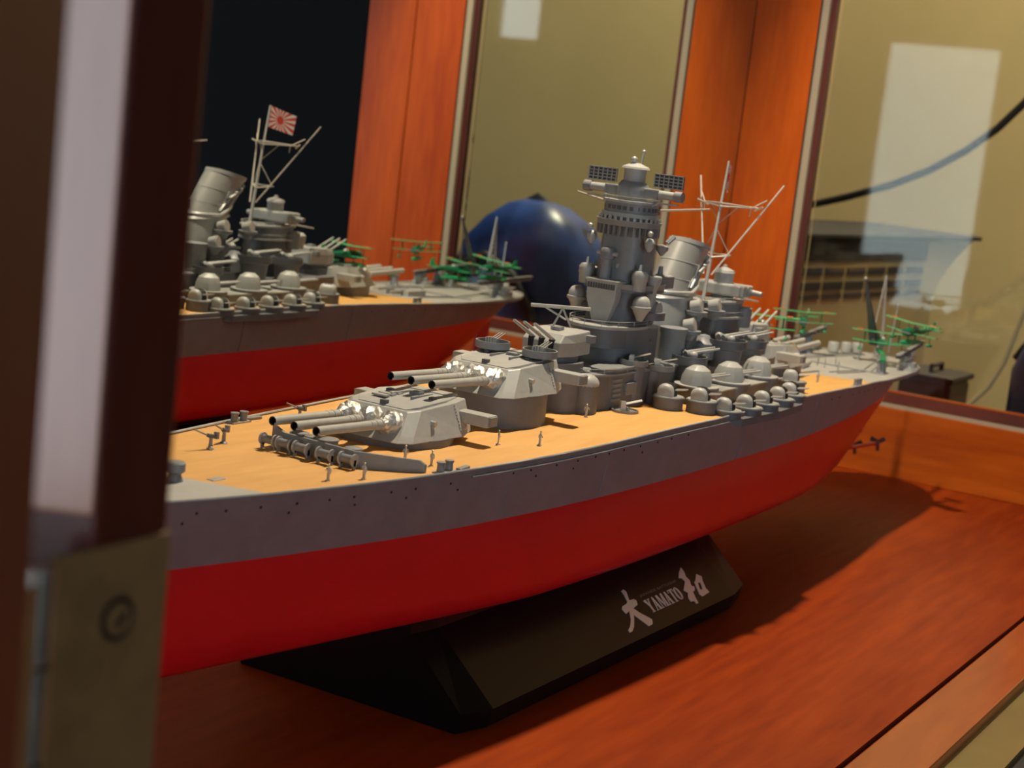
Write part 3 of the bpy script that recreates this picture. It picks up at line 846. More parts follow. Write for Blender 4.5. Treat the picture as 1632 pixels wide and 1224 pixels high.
tpart('bridge_roof', 'grey', rounded(TX + 0.5, 0, 12.4, 11.8, p=2.3), 136.4, 137.4)
# rangefinder and fire-control top
rf = MB().lathe((TX, 0, 137.4), [(6.2, 0), (6.6, 1.5), (6.6, 6.0), (5.6, 7.4), (5.2, 8.0)], n=26).build('rangefinder', 'mid', tower, smooth=40)
MB().lathe((TX, 0, 145.0), [(4.6, 0), (4.7, 5.4), (6.0, 5.6), (5.6, 6.4), (2.2, 7.8), (1.4, 8.0)], n=24).build('director_dome', 'grey', tower, smooth=35)
MB().ball((TX - 1.2, 0.6, 154.2), 1.5, n=12, m=8).build('finial', 'silver', tower, smooth=60)
MB().tube((TX + 3, -1.0, 152), (TX + 3.2, -1.2, 157.5), 0.4, n=8).build('finial_rod', 'silver', tower)
MB().ball((TX + 3.2, -1.2, 157.8), 0.9, n=10, m=6).build('finial', 'silver', tower, smooth=60)
for s in (-1, 1):
    MB().box(TX - 2.4, TX + 2.4, *sorted((s * 5, s * 12.5)), 139.0, 143.2).build('rangefinder_arm', 'mid', tower, bevel=0.5)
    MB().tube((TX, s * 12, 141.2), (TX, s * 19.6, 141.2), 1.9, 1.75, n=16).build('rangefinder_tube', 'grey', tower, smooth=40)
    MB().tube((TX, s * 19.6, 141.2), (TX, s * 23, 141.2), 2.3, 2.3, n=16).build('rangefinder_end', 'mid', tower, smooth=40)
    MB().box(TX - 1, TX + 1, *sorted((s * 6, s * 21)), 137.3, 138.0).build('rangefinder_gallery', 'grey', tower)
    MB().tube((TX - 2, s * 13, 137.6), (TX - 2, s * 8, 134.5), 0.4, n=6).build('gallery_strut', 'grey', tower)
    # mattress radar: frame with bars
    ra_ = MB().box(TX + 1.2, TX + 1.8, *sorted((s * 9, s * 22.2)), 144.0, 149.6).build('radar_screen', 'dark', tower)
    for k in range(5):
        MB().box(TX + 0.5, TX + 1.2, *sorted((s * 9, s * 22.2)), 144.0 + k * 1.35, 144.4 + k * 1.35).build('radar_bar', 'grey', tower)
    for k in range(7):
        yy = s * (9 + k * 2.17)
        MB().box(TX + 0.3, TX + 0.9, yy - 0.16, yy + 0.16, 144.0, 149.8).build('radar_bar', 'grey', tower)
# signal yard to port and starboard
for s in (-1, 1):
    MB().tube((TX + 8, s * 9, 134.2), (TX + 10, s * 31.5, 137.6), 0.55, 0.4, n=8).build('signal_yard', 'brassy', tower)

grn = random.Random(21)
for k in range(34):
    a = grn.uniform(0, 2 * math.pi); z = grn.uniform(104, 123)
    ca, sa = math.cos(a), math.sin(a)
    w_, h_ = grn.uniform(0.5, 1.3), grn.uniform(0.6, 1.8)
    MB().obox((TX + 2 + 12.0 * ca, 10.1 * sa, z), (0.7 * ca, 0.7 * sa, 0), (-w_ * sa, w_ * ca, 0), (0, 0, h_)).build('tower_fitting', grn.choice(['mid', 'grey', 'dark', 'hull']), tower)
for k in range(26):
    a = 2 * math.pi * k / 26
    ca, sa = math.cos(a), math.sin(a)
    MB().obox((TX + 1 + 21.6 * ca, 14.7 * sa, grn.choice([73, 76.5, 80])), (0.5 * ca, 0.5 * sa, 0), (-0.55 * sa, 0.55 * ca, 0), (0, 0, 0.55)).build('scuttle', 'dark', tower)
    MB().obox((TX + 0.5 + 11.6 * ca, 10.9 * sa, 134.3), (0.35 * ca, 0.35 * sa, 0), (-0.75 * sa, 0.75 * ca, 0), (0, 0, 0.8)).build('bridge_window', 'dark', tower)
def railing(pts, z, parent, h=2.2):
    r = MB().path([(x, y, z + h) for x, y in pts] + [(pts[0][0], pts[0][1], z + h)], 0.16, n=5).build('railing', 'grey', parent)
    MB().path([(x, y, z + h * 0.5) for x, y in pts] + [(pts[0][0], pts[0][1], z + h * 0.5)], 0.13, n=5).build('railing', 'grey', parent)
    for x, y in pts[::2]:
        MB().tube((x, y, z), (x, y, z + h), 0.16, n=5, caps=False).build('railing_post', 'grey', parent)
railing(rounded(TX - 6, 0, 23.4, 14.4, p=2.2), 86.2, tower)
railing(rounded(TX + 0.5, 0, 12.0, 11.3, p=2.3), 137.4, tower, 1.6)
railing(rounded(392, 0, 62, 20.2, p=5), 69.3, ship)

# ---------------------------------------------------------------- funnel
def fun_ring(cx, z, rx, ry, tilt=0.0, n=32):
    return [(cx + rx * math.cos(2 * math.pi * i / n), ry * math.sin(2 * math.pi * i / n), z - tilt * rx * math.cos(2 * math.pi * i / n)) for i in range(n)]
fm = MB()
fm.loft([fun_ring(426, 69, 17, 12), fun_ring(427, 86, 16.5, 11.2), fun_ring(430.5, 96.5, 16.2, 10.2)])
funnel = fm.build('funnel', 'grey', ship, smooth=40)
f2 = MB()
f2.loft([fun_ring(430.5, 96, 14.0, 8.8, 0.1), fun_ring(446.5, 118.5, 13.3, 8.3, 0.2), fun_ring(446.5, 118.5, 12.6, 7.7, 0.2), fun_ring(445, 115, 12.4, 7.5, 0.2)])
f2.build('funnel_body', 'silver', funnel, smooth=40)
MB().loft([fun_ring(446.2, 117.6, 13.7, 8.7, 0.2), fun_ring(447.0, 119.4, 13.7, 8.7, 0.2), fun_ring(447.0, 119.4, 12.4, 7.6, 0.2), fun_ring(446.2, 117.6, 12.4, 7.6, 0.2)], ).build('funnel_rim', 'grey', funnel, smooth=40)
for k in range(5):
    yy = -7 + k * 3.5
    MB().tube((447 - 11, yy * 0.6, 121.7), (447 + 11, yy * 0.6, 117.3), 0.35, n=5).build('funnel_grille_bar', 'mid', funnel)
# swept collar around the base
cpts = []
for k in range(25):
    a = math.pi * 0.25 + 1.5 * math.pi * k / 24
    cpts.append((432.5 + 16.2 * math.cos(a), 10.6 * math.sin(a), 97.0 + 6.5 * max(0, math.cos(a)) + 0.8))
MB().path(cpts, 1.1, n=8).build('funnel_collar', 'silver', funnel, smooth=60)
MB().loft([fun_ring(431, 96.2, 17.4, 11.4, -0.05), fun_ring(431.4, 97.4, 16.6, 10.8, -0.05)]).build('funnel_skirt', 'silver', funnel, smooth=40)
# steam pipes on the aft sides
for s in (-1, 1):
    for k, a in enumerate((0.35, 0.7, 1.05, 1.4)):
        ca, sa = math.cos(a), math.sin(a)
        pp = [(431 + 14.8 * ca, s * 9.4 * sa, 98 + k * 0.6), (437.5 + 14.6 * ca, s * 9.3 * sa, 106.5), (443.5 + 14.2 * ca, s * 9.2 * sa, 114.5 - 1.8 * k)]
        MB().path(pp, 0.8, n=8).build('steam_pipe', 'silver', funnel, smooth=60)
        MB().lathe((pp[2][0], pp[2][1], pp[2][2] - 0.4), [(1.0, 0), (1.1, 1.4), (0.5, 1.9)], n=10).build('pipe_cap', 'grey', funnel, smooth=40)
    MB().path([(436, s * 9.6, 99), (438, s * 9.8, 103), (437, s * 9.4, 106), (440, s * 9.3, 110)], 0.5, n=8).build('steam_pipe', 'mid', funnel, smooth=60)
for f in (0.3, 0.62):
    MB().path([(430.5 + 16 * f + (13.9 - 0.5 * f) * math.cos(2 * math.pi * i / 32), (8.72 - 0.3 * f) * math.sin(2 * math.pi * i / 32), 96 + 22.5 * f - (0.1 + 0.1 * f) * 13.6 * math.cos(2 * math.pi * i / 32)) for i in range(33)], 0.16, n=5).build('funnel_band', 'grey', funnel, smooth=60)

# ---------------------------------------------------------------- main mast and flag
mast = MB().tube((469, 0, 86), (478.8, 0, 157), 0.95, 0.5, n=10).build('main_mast', 'brassy', ship, smooth=40)
def rod(a, b, r=0.4, name='mast_strut'): return MB().tube(a, b, r, r * 0.85, n=7).build(name, 'brassy', mast)
J = {s: (487.1, s * 14.3, 136.8) for s in (-1, 1)}
TIP = {s: (497.3, s * 21.6, 148.5) for s in (-1, 1)}
LOW = {s: (471, s * 2.0, 104) for s in (-1, 1)}
for s in (-1, 1):
    rod(LOW[s], TIP[s], 0.48, 'mast_leg')
    rod((474.8, 0, 136), J[s], 0.45, 'mast_yard')
    rod((474.8, 0, 137.6), J[s], 0.35, 'mast_yard')
    rod((J[s][0] - 1, s * 16.8, 137.6), (J[s][0] + 2, s * 12, 135.4), 0.5)
    rod((476, 0, 128), (J[s][0] - 6, s * 7, 136.6), 0.28)
    rod((474, 0, 126), (478, s * 6.6, 114), 0.28)
    rod((490.5, s * 16.8, 140.8), (485, s * 12.2, 136.8), 0.3)
    rod((484, s * 12.2, 136.6), (484.2, s * 11.6, 132.6), 0.3)
    rod((472, 0, 112), (479, s * 7.2, 113.6), 0.45, 'mast_yard')
rod(J[-1], J[1], 0.42, 'mast_yard')
rod((479, -7.2, 113.6), (479, 7.2, 113.6), 0.4, 'mast_yard')
# flag: rippled cloth with thickness
fl = MB()
FDIR = Vector((0.955, 0.295, 0)).normalized(); FN = Vector((-FDIR.y, FDIR.x, 0))
nu, nv = 14, 8
uvs = []
base_p = Vector((478.7, 0, 0))
verts = []
for side in (0, 1):
    for j in range(nv + 1):
        for i in range(nu + 1):
            u, v = i / nu, j / nv
            zt_, zb_ = 157.2 - 4.6 * u, 145.6 - 3.6 * u
            rip = 0.7 * math.sin(u * 6.5 + v * 1.2) * u
            p = base_p + Vector(((145 + 12 * v - 157) * 0.137, 0, 0)) + FDIR * (17.5 * u) + FN * (rip + (0.12 if side else -0.12))
            verts.append((p.x, p.y, zb_ + (zt_ - zb_) * v)); uvs.append((u, v))
N1 = (nu + 1) * (nv + 1)
faces = []
for side in (0, 1):
    for j in range(nv):
        for i in range(nu):
            a = side * N1 + j * (nu + 1) + i
            faces.append((a, a + 1, a + nu + 2, a + nu + 1))
bd = [i for i in range(nu + 1)] + [j * (nu + 1) + nu for j in range(1, nv + 1)] + [nv * (nu + 1) + i for i in range(nu - 1, -1, -1)] + [j * (nu + 1) for j in range(nv - 1, 0, -1)]
for k in range(len(bd)):
    a, b = bd[k], bd[(k + 1) % len(bd)]
    faces.append((a, b, b + N1, a + N1))
fl.add(verts, faces)
flag = fl.build('flag', 'flag', mast, smooth=60)
flag['label'] = 'small white flag with red sun and rays'
ul = flag.data.uv_layers.new(name='UVMap')
for lp in flag.data.loops: ul.data[lp.index].uv = uvs[lp.vertex_index]

# ---------------------------------------------------------------- aft director tower
AX = 490
aft = slab('aft_director_tower', 'hull', ship, rounded(AX, 0, 13, 10, p=2.4), 64, 84)
def apart(name, m, poly, z0, z1, top=None): return slab(name, m, aft, poly, z0, z1, top)
apart('aft_platform', 'grey', rounded(AX - 2, 0, 20, 13, p=2.4), 84, 85)
apart('aft_platform_wall', 'mid', rounded(AX - 1, 0, 14, 10, p=2.4), 85, 91)
apart('aft_platform', 'grey', rounded(AX - 4, 0, 19, 11, p=2.4), 91, 92)
MB().lathe((AX + 2, 0, 92), [(5.5, 0), (5.5, 2.2)], n=20).build('director_ring', 'dark', aft, smooth=40)
MB().box(AX - 4, AX + 8, -13, 13, 94.0, 99.6).build('aft_rangefinder', 'grey', aft, bevel=0.9)
for s in (-1, 1):
    MB().tube((AX + 2, s * 13, 97), (AX + 2, s * 20, 96.6), 1.5, 1.3, n=14).build('rangefinder_tube', 'silver', aft, smooth=40)
    MB().tube((AX + 2, s * 12.2, 97), (AX + 2, s * 13.6, 97), 2.2, 2.2, n=14).build('rangefinder_collar', 'grey', aft, smooth=40)
MB().lathe((AX + 1, 0, 99.6), [(4.6, 0), (4.6, 4.6), (5.2, 4.9), (4.6, 6.2), (1.2, 7.4), (1.0, 8.6), (0.1, 8.8)], n=22).build('director_dome', 'grey', aft, smooth=40)
for s in (-1, 1):
    MB().tube((AX + 12, s * 6, 92.5), (AX + 26, s * 9, 90.8), 0.5, 0.4, n=8).build('antenna_arm', 'silver', aft)
    MB().lathe((AX + 6, s * 9.5, 84), [(4.6, -4.5), (4.8, 4.6), (4.2, 5.2)], n=20).build('pod', 'mid', aft, smooth=40)
    MB().lathe((AX + 18, s * 6.5, 84), [(2.0, -5), (3.0, 0), (3.0, 2.4), (1.4, 4)], n=16).build('pod', 'grey', aft, smooth=40)
railing(rounded(AX - 2, 0, 19.4, 12.4, p=2.4), 85, aft)
railing(rounded(AX - 4, 0, 18.4, 10.4, p=2.4), 92, aft, 1.8)
# searchlights on platforms either side of the funnel
def searchlight(c, s):
    b = MB().lathe((c[0], c[1], c[2] - 6.5), [(2.0, 0), (3.2, 2.2), (5.0, 3.0), (5.2, 4.6), (4.6, 4.6)], n=20).build('searchlight_platform', 'mid', ship, smooth=40)
    d = Vector((0.15, s * 0.9, 0.25)).normalized()
    p = Vector(c)
    MB().tube(p - d * 2.4, p + d * 2.2, 3.0, 3.3, n=18).build('searchlight_drum', 'grey', b, smooth=40)
    MB().tube(p + d * 2.2, p + d * 2.5, 2.9, 2.6, n=18).build('searchlight_lens', 'silver', b, smooth=40)
    MB().tube(p - Vector((0, 0, 4.4)), p, 1.0, 0.8, n=8).build('searchlight_yoke', 'mid', b)
    slab('platform_support', 'hull', b, rounded(c[0], c[1] * 0.85, 3.4, 3.4, p=2), c[2] - 22, c[2] - 6.4, rounded(c[0], c[1], 2.2, 2.2, p=2))
for s in (-1, 1):
    searchlight((431, s * 14.5, 92.5), s)
    searchlight((424, s * 15.5, 84.5), s)
    searchlight((452, s * 14.0, 92.0), s)
    MB().lathe((412, s * 13.5, 69), [(5.5, 0), (5.6, 12), (6.2, 13), (6.2, 15), (5.0, 15.2)], n=22).build('control_station', 'mid', ship, smooth=40)
    MB().ball((410, s * 17.0, 79), 1.6, n=10, m=6).build('station_lamp', 'silver', ship, smooth=60)
    MB().lathe((440, s * 16, 69), [(5.5, 0), (5.6, 7), (4.0, 8), (2.5, 10.5), (0.1, 11)], n=20).build('director_pod', 'mid', ship, smooth=45)

# ---------------------------------------------------------------- anti-aircraft guns
def dome_mount(cx, cy, z0, zp, rz, parent_name='shielded_gun_mount'):
    """twin gun in a rounded faceted shield on a drum"""
    dm = MB().lathe((cx, cy, z0), [(9.2, 0), (9.2, zp - z0 - 0.9), (9.8, zp - z0 - 0.8), (9.8, zp - z0)], n=28).build(parent_name, 'hull', ship, smooth=40)
    ca, sa = math.cos(rz), math.sin(rz)
    def Q(x, y, z): return (cx + ca * x - sa * y, cy + sa * x + ca * y, zp + z)
    MB().lathe((cx, cy, zp), [(9.7, 0), (9.7, 0.5)], n=28).build('mount_plate', 'grey', dm, smooth=40)
    sh = MB()
    n = 10
    rings = []
    for r, z in ((7.0, 0.4), (6.6, 4.0), (5.2, 7.0), (2.6, 8.7), (0.1, 8.9)):
        ring = []
        for i in range(n):
            t = 2 * math.pi * i / n
            x, y = r * 1.05 * math.cos(t), r * 0.98 * math.sin(t)
            if x > 3.8 - (8.8 - z) * 0.02: x = 3.8 + (x - 3.8) * 0.55
            ring.append(Q(x, y, z))
        rings.append(ring)
    sh.loft(rings)
    sh.build('gun_shield', 'grey', dm, smooth=20)
    for gy in (-1.6, 1.6):
        MB().tube(Q(3, gy, 3.6), Q(16, gy, 5.2), 0.75, 0.5, n=10).build('gun_barrel', 'grey', dm, smooth=40)
    return dm
for s in (-1, 1):
    for x, y in ((404, 31), (433, 33.5), (467, 33)):
        dome_mount(x, s * y, 54.5, 62.0, s * 0.5)
    slab('gun_platform', 'hull', ship, [(396, s * 21), (478, s * 19), (480, s * 40), (410, s * 40)], 54.4, 60.4)
    slab('gun_platform_deck', 'grey', ship, [(396, s * 21), (478, s * 19), (480.6, s * 40.6), (409.6, s * 40.6)], 60.4, 61.0)

def open_twin(cx, cy, z, rz, r=9.5):
    """open twin mount in a shallow tub"""
    tb_ = MB().lathe((cx, cy, z), [(r * 0.72, -9), (r * 0.8, -1), (r, 0), (r, 3.6), (r - 0.6, 3.6), (r - 0.6, 0.6), (0.05, 0.5)], n=26).build('twin_gun_tub', 'hull', ship, smooth=40)
    ca, sa = math.cos(rz), math.sin(rz)
    def Q(x, y, zz): return (cx + ca * x - sa * y, cy + sa * x + ca * y, z + zz)
    MB().lathe((cx, cy, z), [(4, 0.5), (3.6, 3), (2.4, 4.2), (0.1, 4.4)], n=16).build('gun_carriage', 'mid', tb_, smooth=40)
    for gy in (-1.7, 1.7):
        MB().tube(Q(-3.5, gy, 4.2), Q(-1, gy, 4.6), 1.5, 1.3, n=10).build('gun_breech', 'mid', tb_, smooth=40)
        MB().tube(Q(-1, gy, 4.6), Q(14.5, gy, 7.0), 0.75, 0.5, n=10).build('gun_barrel', 'grey', tb_, smooth=40)
    for gy in (-4.2, 4.2):
        MB().ball(Q(-1, gy, 4.2), 1.9, n=10, m=6).build('gun_sight', 'grey', tb_, smooth=60)
for s in (-1, 1):
    open_twin(447, s * 24, 75.0, s * 0.45)
    open_twin(413, s * 22, 69.5, s * 0.5, 8.0)
    open_twin(478, s * 22, 73.0, s * 0.35, 8.6)

# rounded splinter-shielded triple mounts: build one, copy the rest
def triple_mount(cx, cy, z, h, rz):
    ca, sa = math.cos(rz), math.sin(rz)
    o = (cx, cy, z)
    b = MB().lathe(o, [(6.3, 0), (6.3, h - 0.7), (6.8, h - 0.6), (6.8, h), (6.0, h)], n=24).build('triple_gun_mount', 'hull', ship, smooth=40, origin=o)
    def Q(x, y, zz): return (cx + ca * x - sa * y, cy + sa * x + ca * y, z + h + zz)
    MB().lathe((cx, cy, z + h), [(6.3, 0), (6.3, 0.35)], n=24).build('mount_plate', 'grey', b, smooth=40, origin=o)
    sh = MB()
    prof = []
    for k in range(9):
        a = math.pi * 0.5 * k / 8
        prof.append((-4.2 + 4.0 * (1 - math.cos(a)) * 0.35, 5.2 * math.sin(a)))
    prof = [(-4.3, 0.3), (-4.4, 3.0), (-3.8, 4.4), (-2.6, 5.3), (-1.0, 5.6), (0.8, 5.3), (2.0, 4.4), (2.6, 3.0), (2.8, 0.3)]
    rings = []
    for yy, f in ((-4.5, 0.62), (-4.3, 0.78), (-3.8, 0.9), (-3.0, 0.98), (-2.4, 1.0), (2.4, 1.0), (3.0, 0.98), (3.8, 0.9), (4.3, 0.78), (4.5, 0.62)):
        rings.append([Q(-0.8 + (x + 0.8) * (0.5 + 0.5 * f), yy, zz * f if zz > 0.5 else zz) for x, zz in prof])
    sh.loft(rings)
    sh.build('gun_shield', 'grey', b, smooth=32, origin=o)
    for gy in (-1.5, 0, 1.5):
        MB().loft([[Q(x * 1.06 + 0.1, gy - 0.45, zz + 0.12) for x, zz in prof[3:]], [Q(x * 1.06 + 0.1, gy + 0.45, zz + 0.12) for x, zz in prof[3:]]]).build('shield_slot', 'black', b, origin=o)
        MB().tube(Q(1.5, gy, 3.0), Q(7.5, gy, 3.9), 0.36, 0.28, n=7).build('gun_barrel', 'silver', b, origin=o)
    return b
first = triple_mount(390, -52, 53.6, 3.0, -1.45)
for s in (-1, 1):
    for x, y, z in ((408, 53.8, 53.6), (427, 53.8, 53.6), (447, 53.0, 53.6), (466, 51.0, 53.6)) if s < 0 else ((390, 52, 53.6), (408, 53.8, 53.6), (427, 53.8, 53.6), (447, 53.0, 53.6), (466, 51.0, 53.6)):
        dup(first, ship, (x, s * y, z), 0.0 if s < 0 else 2.9)
tall = triple_mount(377, -31, 54.3, 5.4, -1.4)
dup(tall, ship, (383, -43.5, 54.3), 0.0)
dup(tall, ship, (377, 31, 54.3), 2.8)
dup(tall, ship, (383, 43.5, 54.3), 2.8)
for s in (-1, 1):
    dup(tall, ship, (492, s * 41, 53.6), 0.9 if s > 0 else 0.1)
# sponsons under the outer row
for s in (-1, 1):
    pts = [(382, s * 50), (392, s * 58.6), (430, s * 60.2), (462, s * 58.5), (474, s * 50)]
    MB().prism(pts, 50.5, 53.7).build('gun_sponson', 'hull', ship)

# ---------------------------------------------------------------- foredeck fittings
bw = MB()
BP = [(169.5, 11.5, 61.2), (168.5, 6, 59.4), (168.2, -22, 59.0), (176, -32, 58.2), (181.5, -37.5, 57.6), (183, -39, 56.2)]
rings = [[(x, y, 53.6), (x + 1.0, y, 53.6), (x + 1.0, y, z), (x, y, z)] for x, y, z in BP]
bw.loft(rings)
brk = bw.build('breakwater', 'mid', ship)
MB().add([(169.5, 11.5, 53.8), (170.7, 12.1, 53.8), (174.5, 12.8, 53.8), (170.7, 12.1, 62.4), (169.5, 11.5, 62.4), (173.3, 12.2, 53.8)], [(0, 4, 5), (1, 2, 3), (0, 1, 3, 4), (4, 3, 2, 5), (0, 5, 2, 1)]).build('breakwater_end', 'grey', brk)
for x, y in ((165.0, 9.0), (165.0, 2.5), (164.6, -4.5), (164.2, -14), (165.2, -22)):
    z = 56.9
    r_ = MB().tube((x, y + 2.4, z), (x, y - 2.4, z), 1.35, n=12).build('cable_reel', 'mid', brk, smooth=40)
    for q in (2.5, -2.5):
        MB().tube((x, y + q + 0.3, z), (x, y + q - 0.3, z), 2.0, n=14).build('reel_flange', 'grey', r_ if False else brk, smooth=40)
        MB().box(x - 0.6, x + 0.6, y + q - 0.3, y + q + 0.3, 53.8, z).build('reel_foot', 'mid', brk)
for x, y, h, r in ((180.5, -2.5, 3.4, 3.6), (178.5, -14.5, 3.0, 2.6), (180, 8.5, 3.4, 3.0), (180, 3, 3.2, 2.6)):
    d_ = MB().lathe((x, y, 53.8), [(r, 0), (r, h), (r + 0.3, h + 0.1), (r + 0.2, h + 0.6), (r * 0.5, h + 1.0), (0.1, h + 1.05)], n=22).build('deck_ventilator', 'mid', ship, smooth=40)
def single_gun(x, y, z, ang):
    ca, sa = math.cos(ang), math.sin(ang)
    def Q(a, b, c): return (x + ca * a - sa * b, y + sa * a + ca * b, z + c)
    g = MB().lathe((x, y, z), [(1.4, 0), (0.7, 0.6), (0.55, 3.2), (0.9, 3.8)], n=10).build('machine_gun', 'mid', ship, smooth=40)
    MB().tube(Q(-2.2, 0, 3.8), Q(1.5, 0, 4.6), 0.75, 0.6, n=8).build('gun_body', 'dark', g, smooth=40)
    MB().tube(Q(1.5, 0, 4.6), Q(6.5, 0, 6.6), 0.3, 0.25, n=6).build('gun_barrel', 'mid', g)
    MB().box(Q(-2, 0, 0)[0] - .5, Q(-2, 0, 0)[0] + .5, Q(-2, 0, 0)[1] - .7, Q(-2, 0, 0)[1] + .7, z + 3.2, z + 5.4).build('gun_grip', 'mid', g)
single_gun(147.5, 18.0, 54, math.pi - 0.25)
single_gun(158.5, 22.0, 54, math.pi + 0.25)
single_gun(213, 34, 53.6, math.pi - 0.2)
MB().ball((146.8, 17.2, 54.4), 0.8, n=8, m=5).build('gun_base_drop', 'silver', ship, smooth=60)
def bollards(x, y, z):
    b = MB().box(x - 4.6, x + 4.6, y - 1.7, y + 1.7, z, z + 0.5).build('bollard_pair', 'grey', ship)
    for q in (-2.4, 2.4):
        MB().lathe((x + q, y, z + 0.4), [(1.35, 0), (1.2, 2.6), (1.5, 2.8), (1.5, 3.3), (0.1, 3.4)], n=14).build('bollard_post', 'mid', b, smooth=40)
for x in (190,):
    for s in (-1, 1): bollards(x, s * (hd(x) - 3.2), zd(x) - 0.3)
for s in (-1, 1):
    bollards(575, s * (hd(575) - 2.6), zd(575) - 0.3)
    MB().obox((199, s * (hd(199) - 3.0), zd(199) + 0.2), (3.6, -s * 0.4, 0), (0.1, 1.0, 0), (0, 0, 0.5)).build('fairlead', 'mid', ship, bevel=0.3)
MB().box(113.5, 119, -12.6, -9.8, 53.9, 54.9).build('deck_hatch', 'grey', ship, bevel=0.3)
MB().box(96, 104, -3.5, 3.5, 55.0, 56.2).build('capstan_base', 'grey', ship)
for x, y in ((104, -6.5), (100, 6.5), (92, -9)):
    c_ = MB().lathe((x, y, 54.6), [(2.6, 0), (2.2, 1.0), (1.6, 2.2), (2.8, 3.2), (2.8, 5.4), (2.4, 5.8), (0.1, 6.0)], n=16).build('capstan', 'mid', ship, smooth=40)
tub((349.5, -25.0, 54.4), 5.6, 1.3, ship, m='mid', ang=-1.0)
tub((349.5, 25.0, 54.4), 5.6, 1.3, ship, m='mid', ang=1.0)
for x, y in ((188, -21), (185, -16)):
    MB().lathe((x, y, 53.6), [(0.7, 0), (0.6, 1.2), (0.1, 1.5)], n=8).build('deck_stud', 'silver', ship)

# crew figures: one continuous little body each, then copies
def crew(x, y, z, rz=0.0, arm=0):
    c = (x, y, z)
    mb = MB()
    def ringz(cx, cy, zz, rx, ry, n=8): return [(x + cx + rx * math.cos(2 * math.pi * i / n), y + cy + ry * math.sin(2 * math.pi * i / n), z + zz) for i in range(n)]
    mb.loft([ringz(0, 0, 0, 0.85, 0.85), ringz(0, 0, 0.25, 0.8, 0.8)])
    for s in (-1, 1):
        mb.loft([ringz(0.1, s * 0.28, 0.2, 0.3, 0.22), ringz(0, s * 0.26, 1.2, 0.24, 0.22), ringz(0, s * 0.24, 2.3, 0.32, 0.28)])
    mb.loft([ringz(0, 0, 2.2, 0.36, 0.52), ringz(0, 0, 2.9, 0.34, 0.46), ringz(0, 0, 3.8, 0.42, 0.66), ringz(0, 0, 4.15, 0.22, 0.3), ringz(0, 0, 4.3, 0.17, 0.17), ringz(0.03, 0, 4.5, 0.3, 0.27), ringz(0.03, 0, 4.85, 0.32, 0.3), ringz(0, 0, 5.05, 0.38, 0.36), ringz(0, 0, 5.2, 0.2, 0.2)])
    for s in (-1, 1):
        e = (x - 0.1, y + s * 0.95, z + 3.0); sh_ = (x, y + s * 0.6, z + 3.85)
        hnd = (x - 0.7, y + s * 0.55, z + 3.1) if arm == s else (x - 0.25, y + s * 0.7, z + 2.2)
        mb.tube(sh_, e, 0.2, 0.17, n=6); mb.tube(e, hnd, 0.17, 0.13, n=6)
    return mb.build('crew_figure', 'silver', ship, smooth=60, origin=c)
c0 = crew(146, -29, 54.0, arm=1)
for i, (x, y) in enumerate(((158, -33.5), (192.5, -25), (194.5, -34), (246, -28), (259, -37.3), (323, -21.5), (555, -31), (640, -4), (656, -4.5), (637, -13), (706, -1), (645, 2))):
    dup(c0, ship, (x, y, zd(x) - 0.35), 0.7 * i)

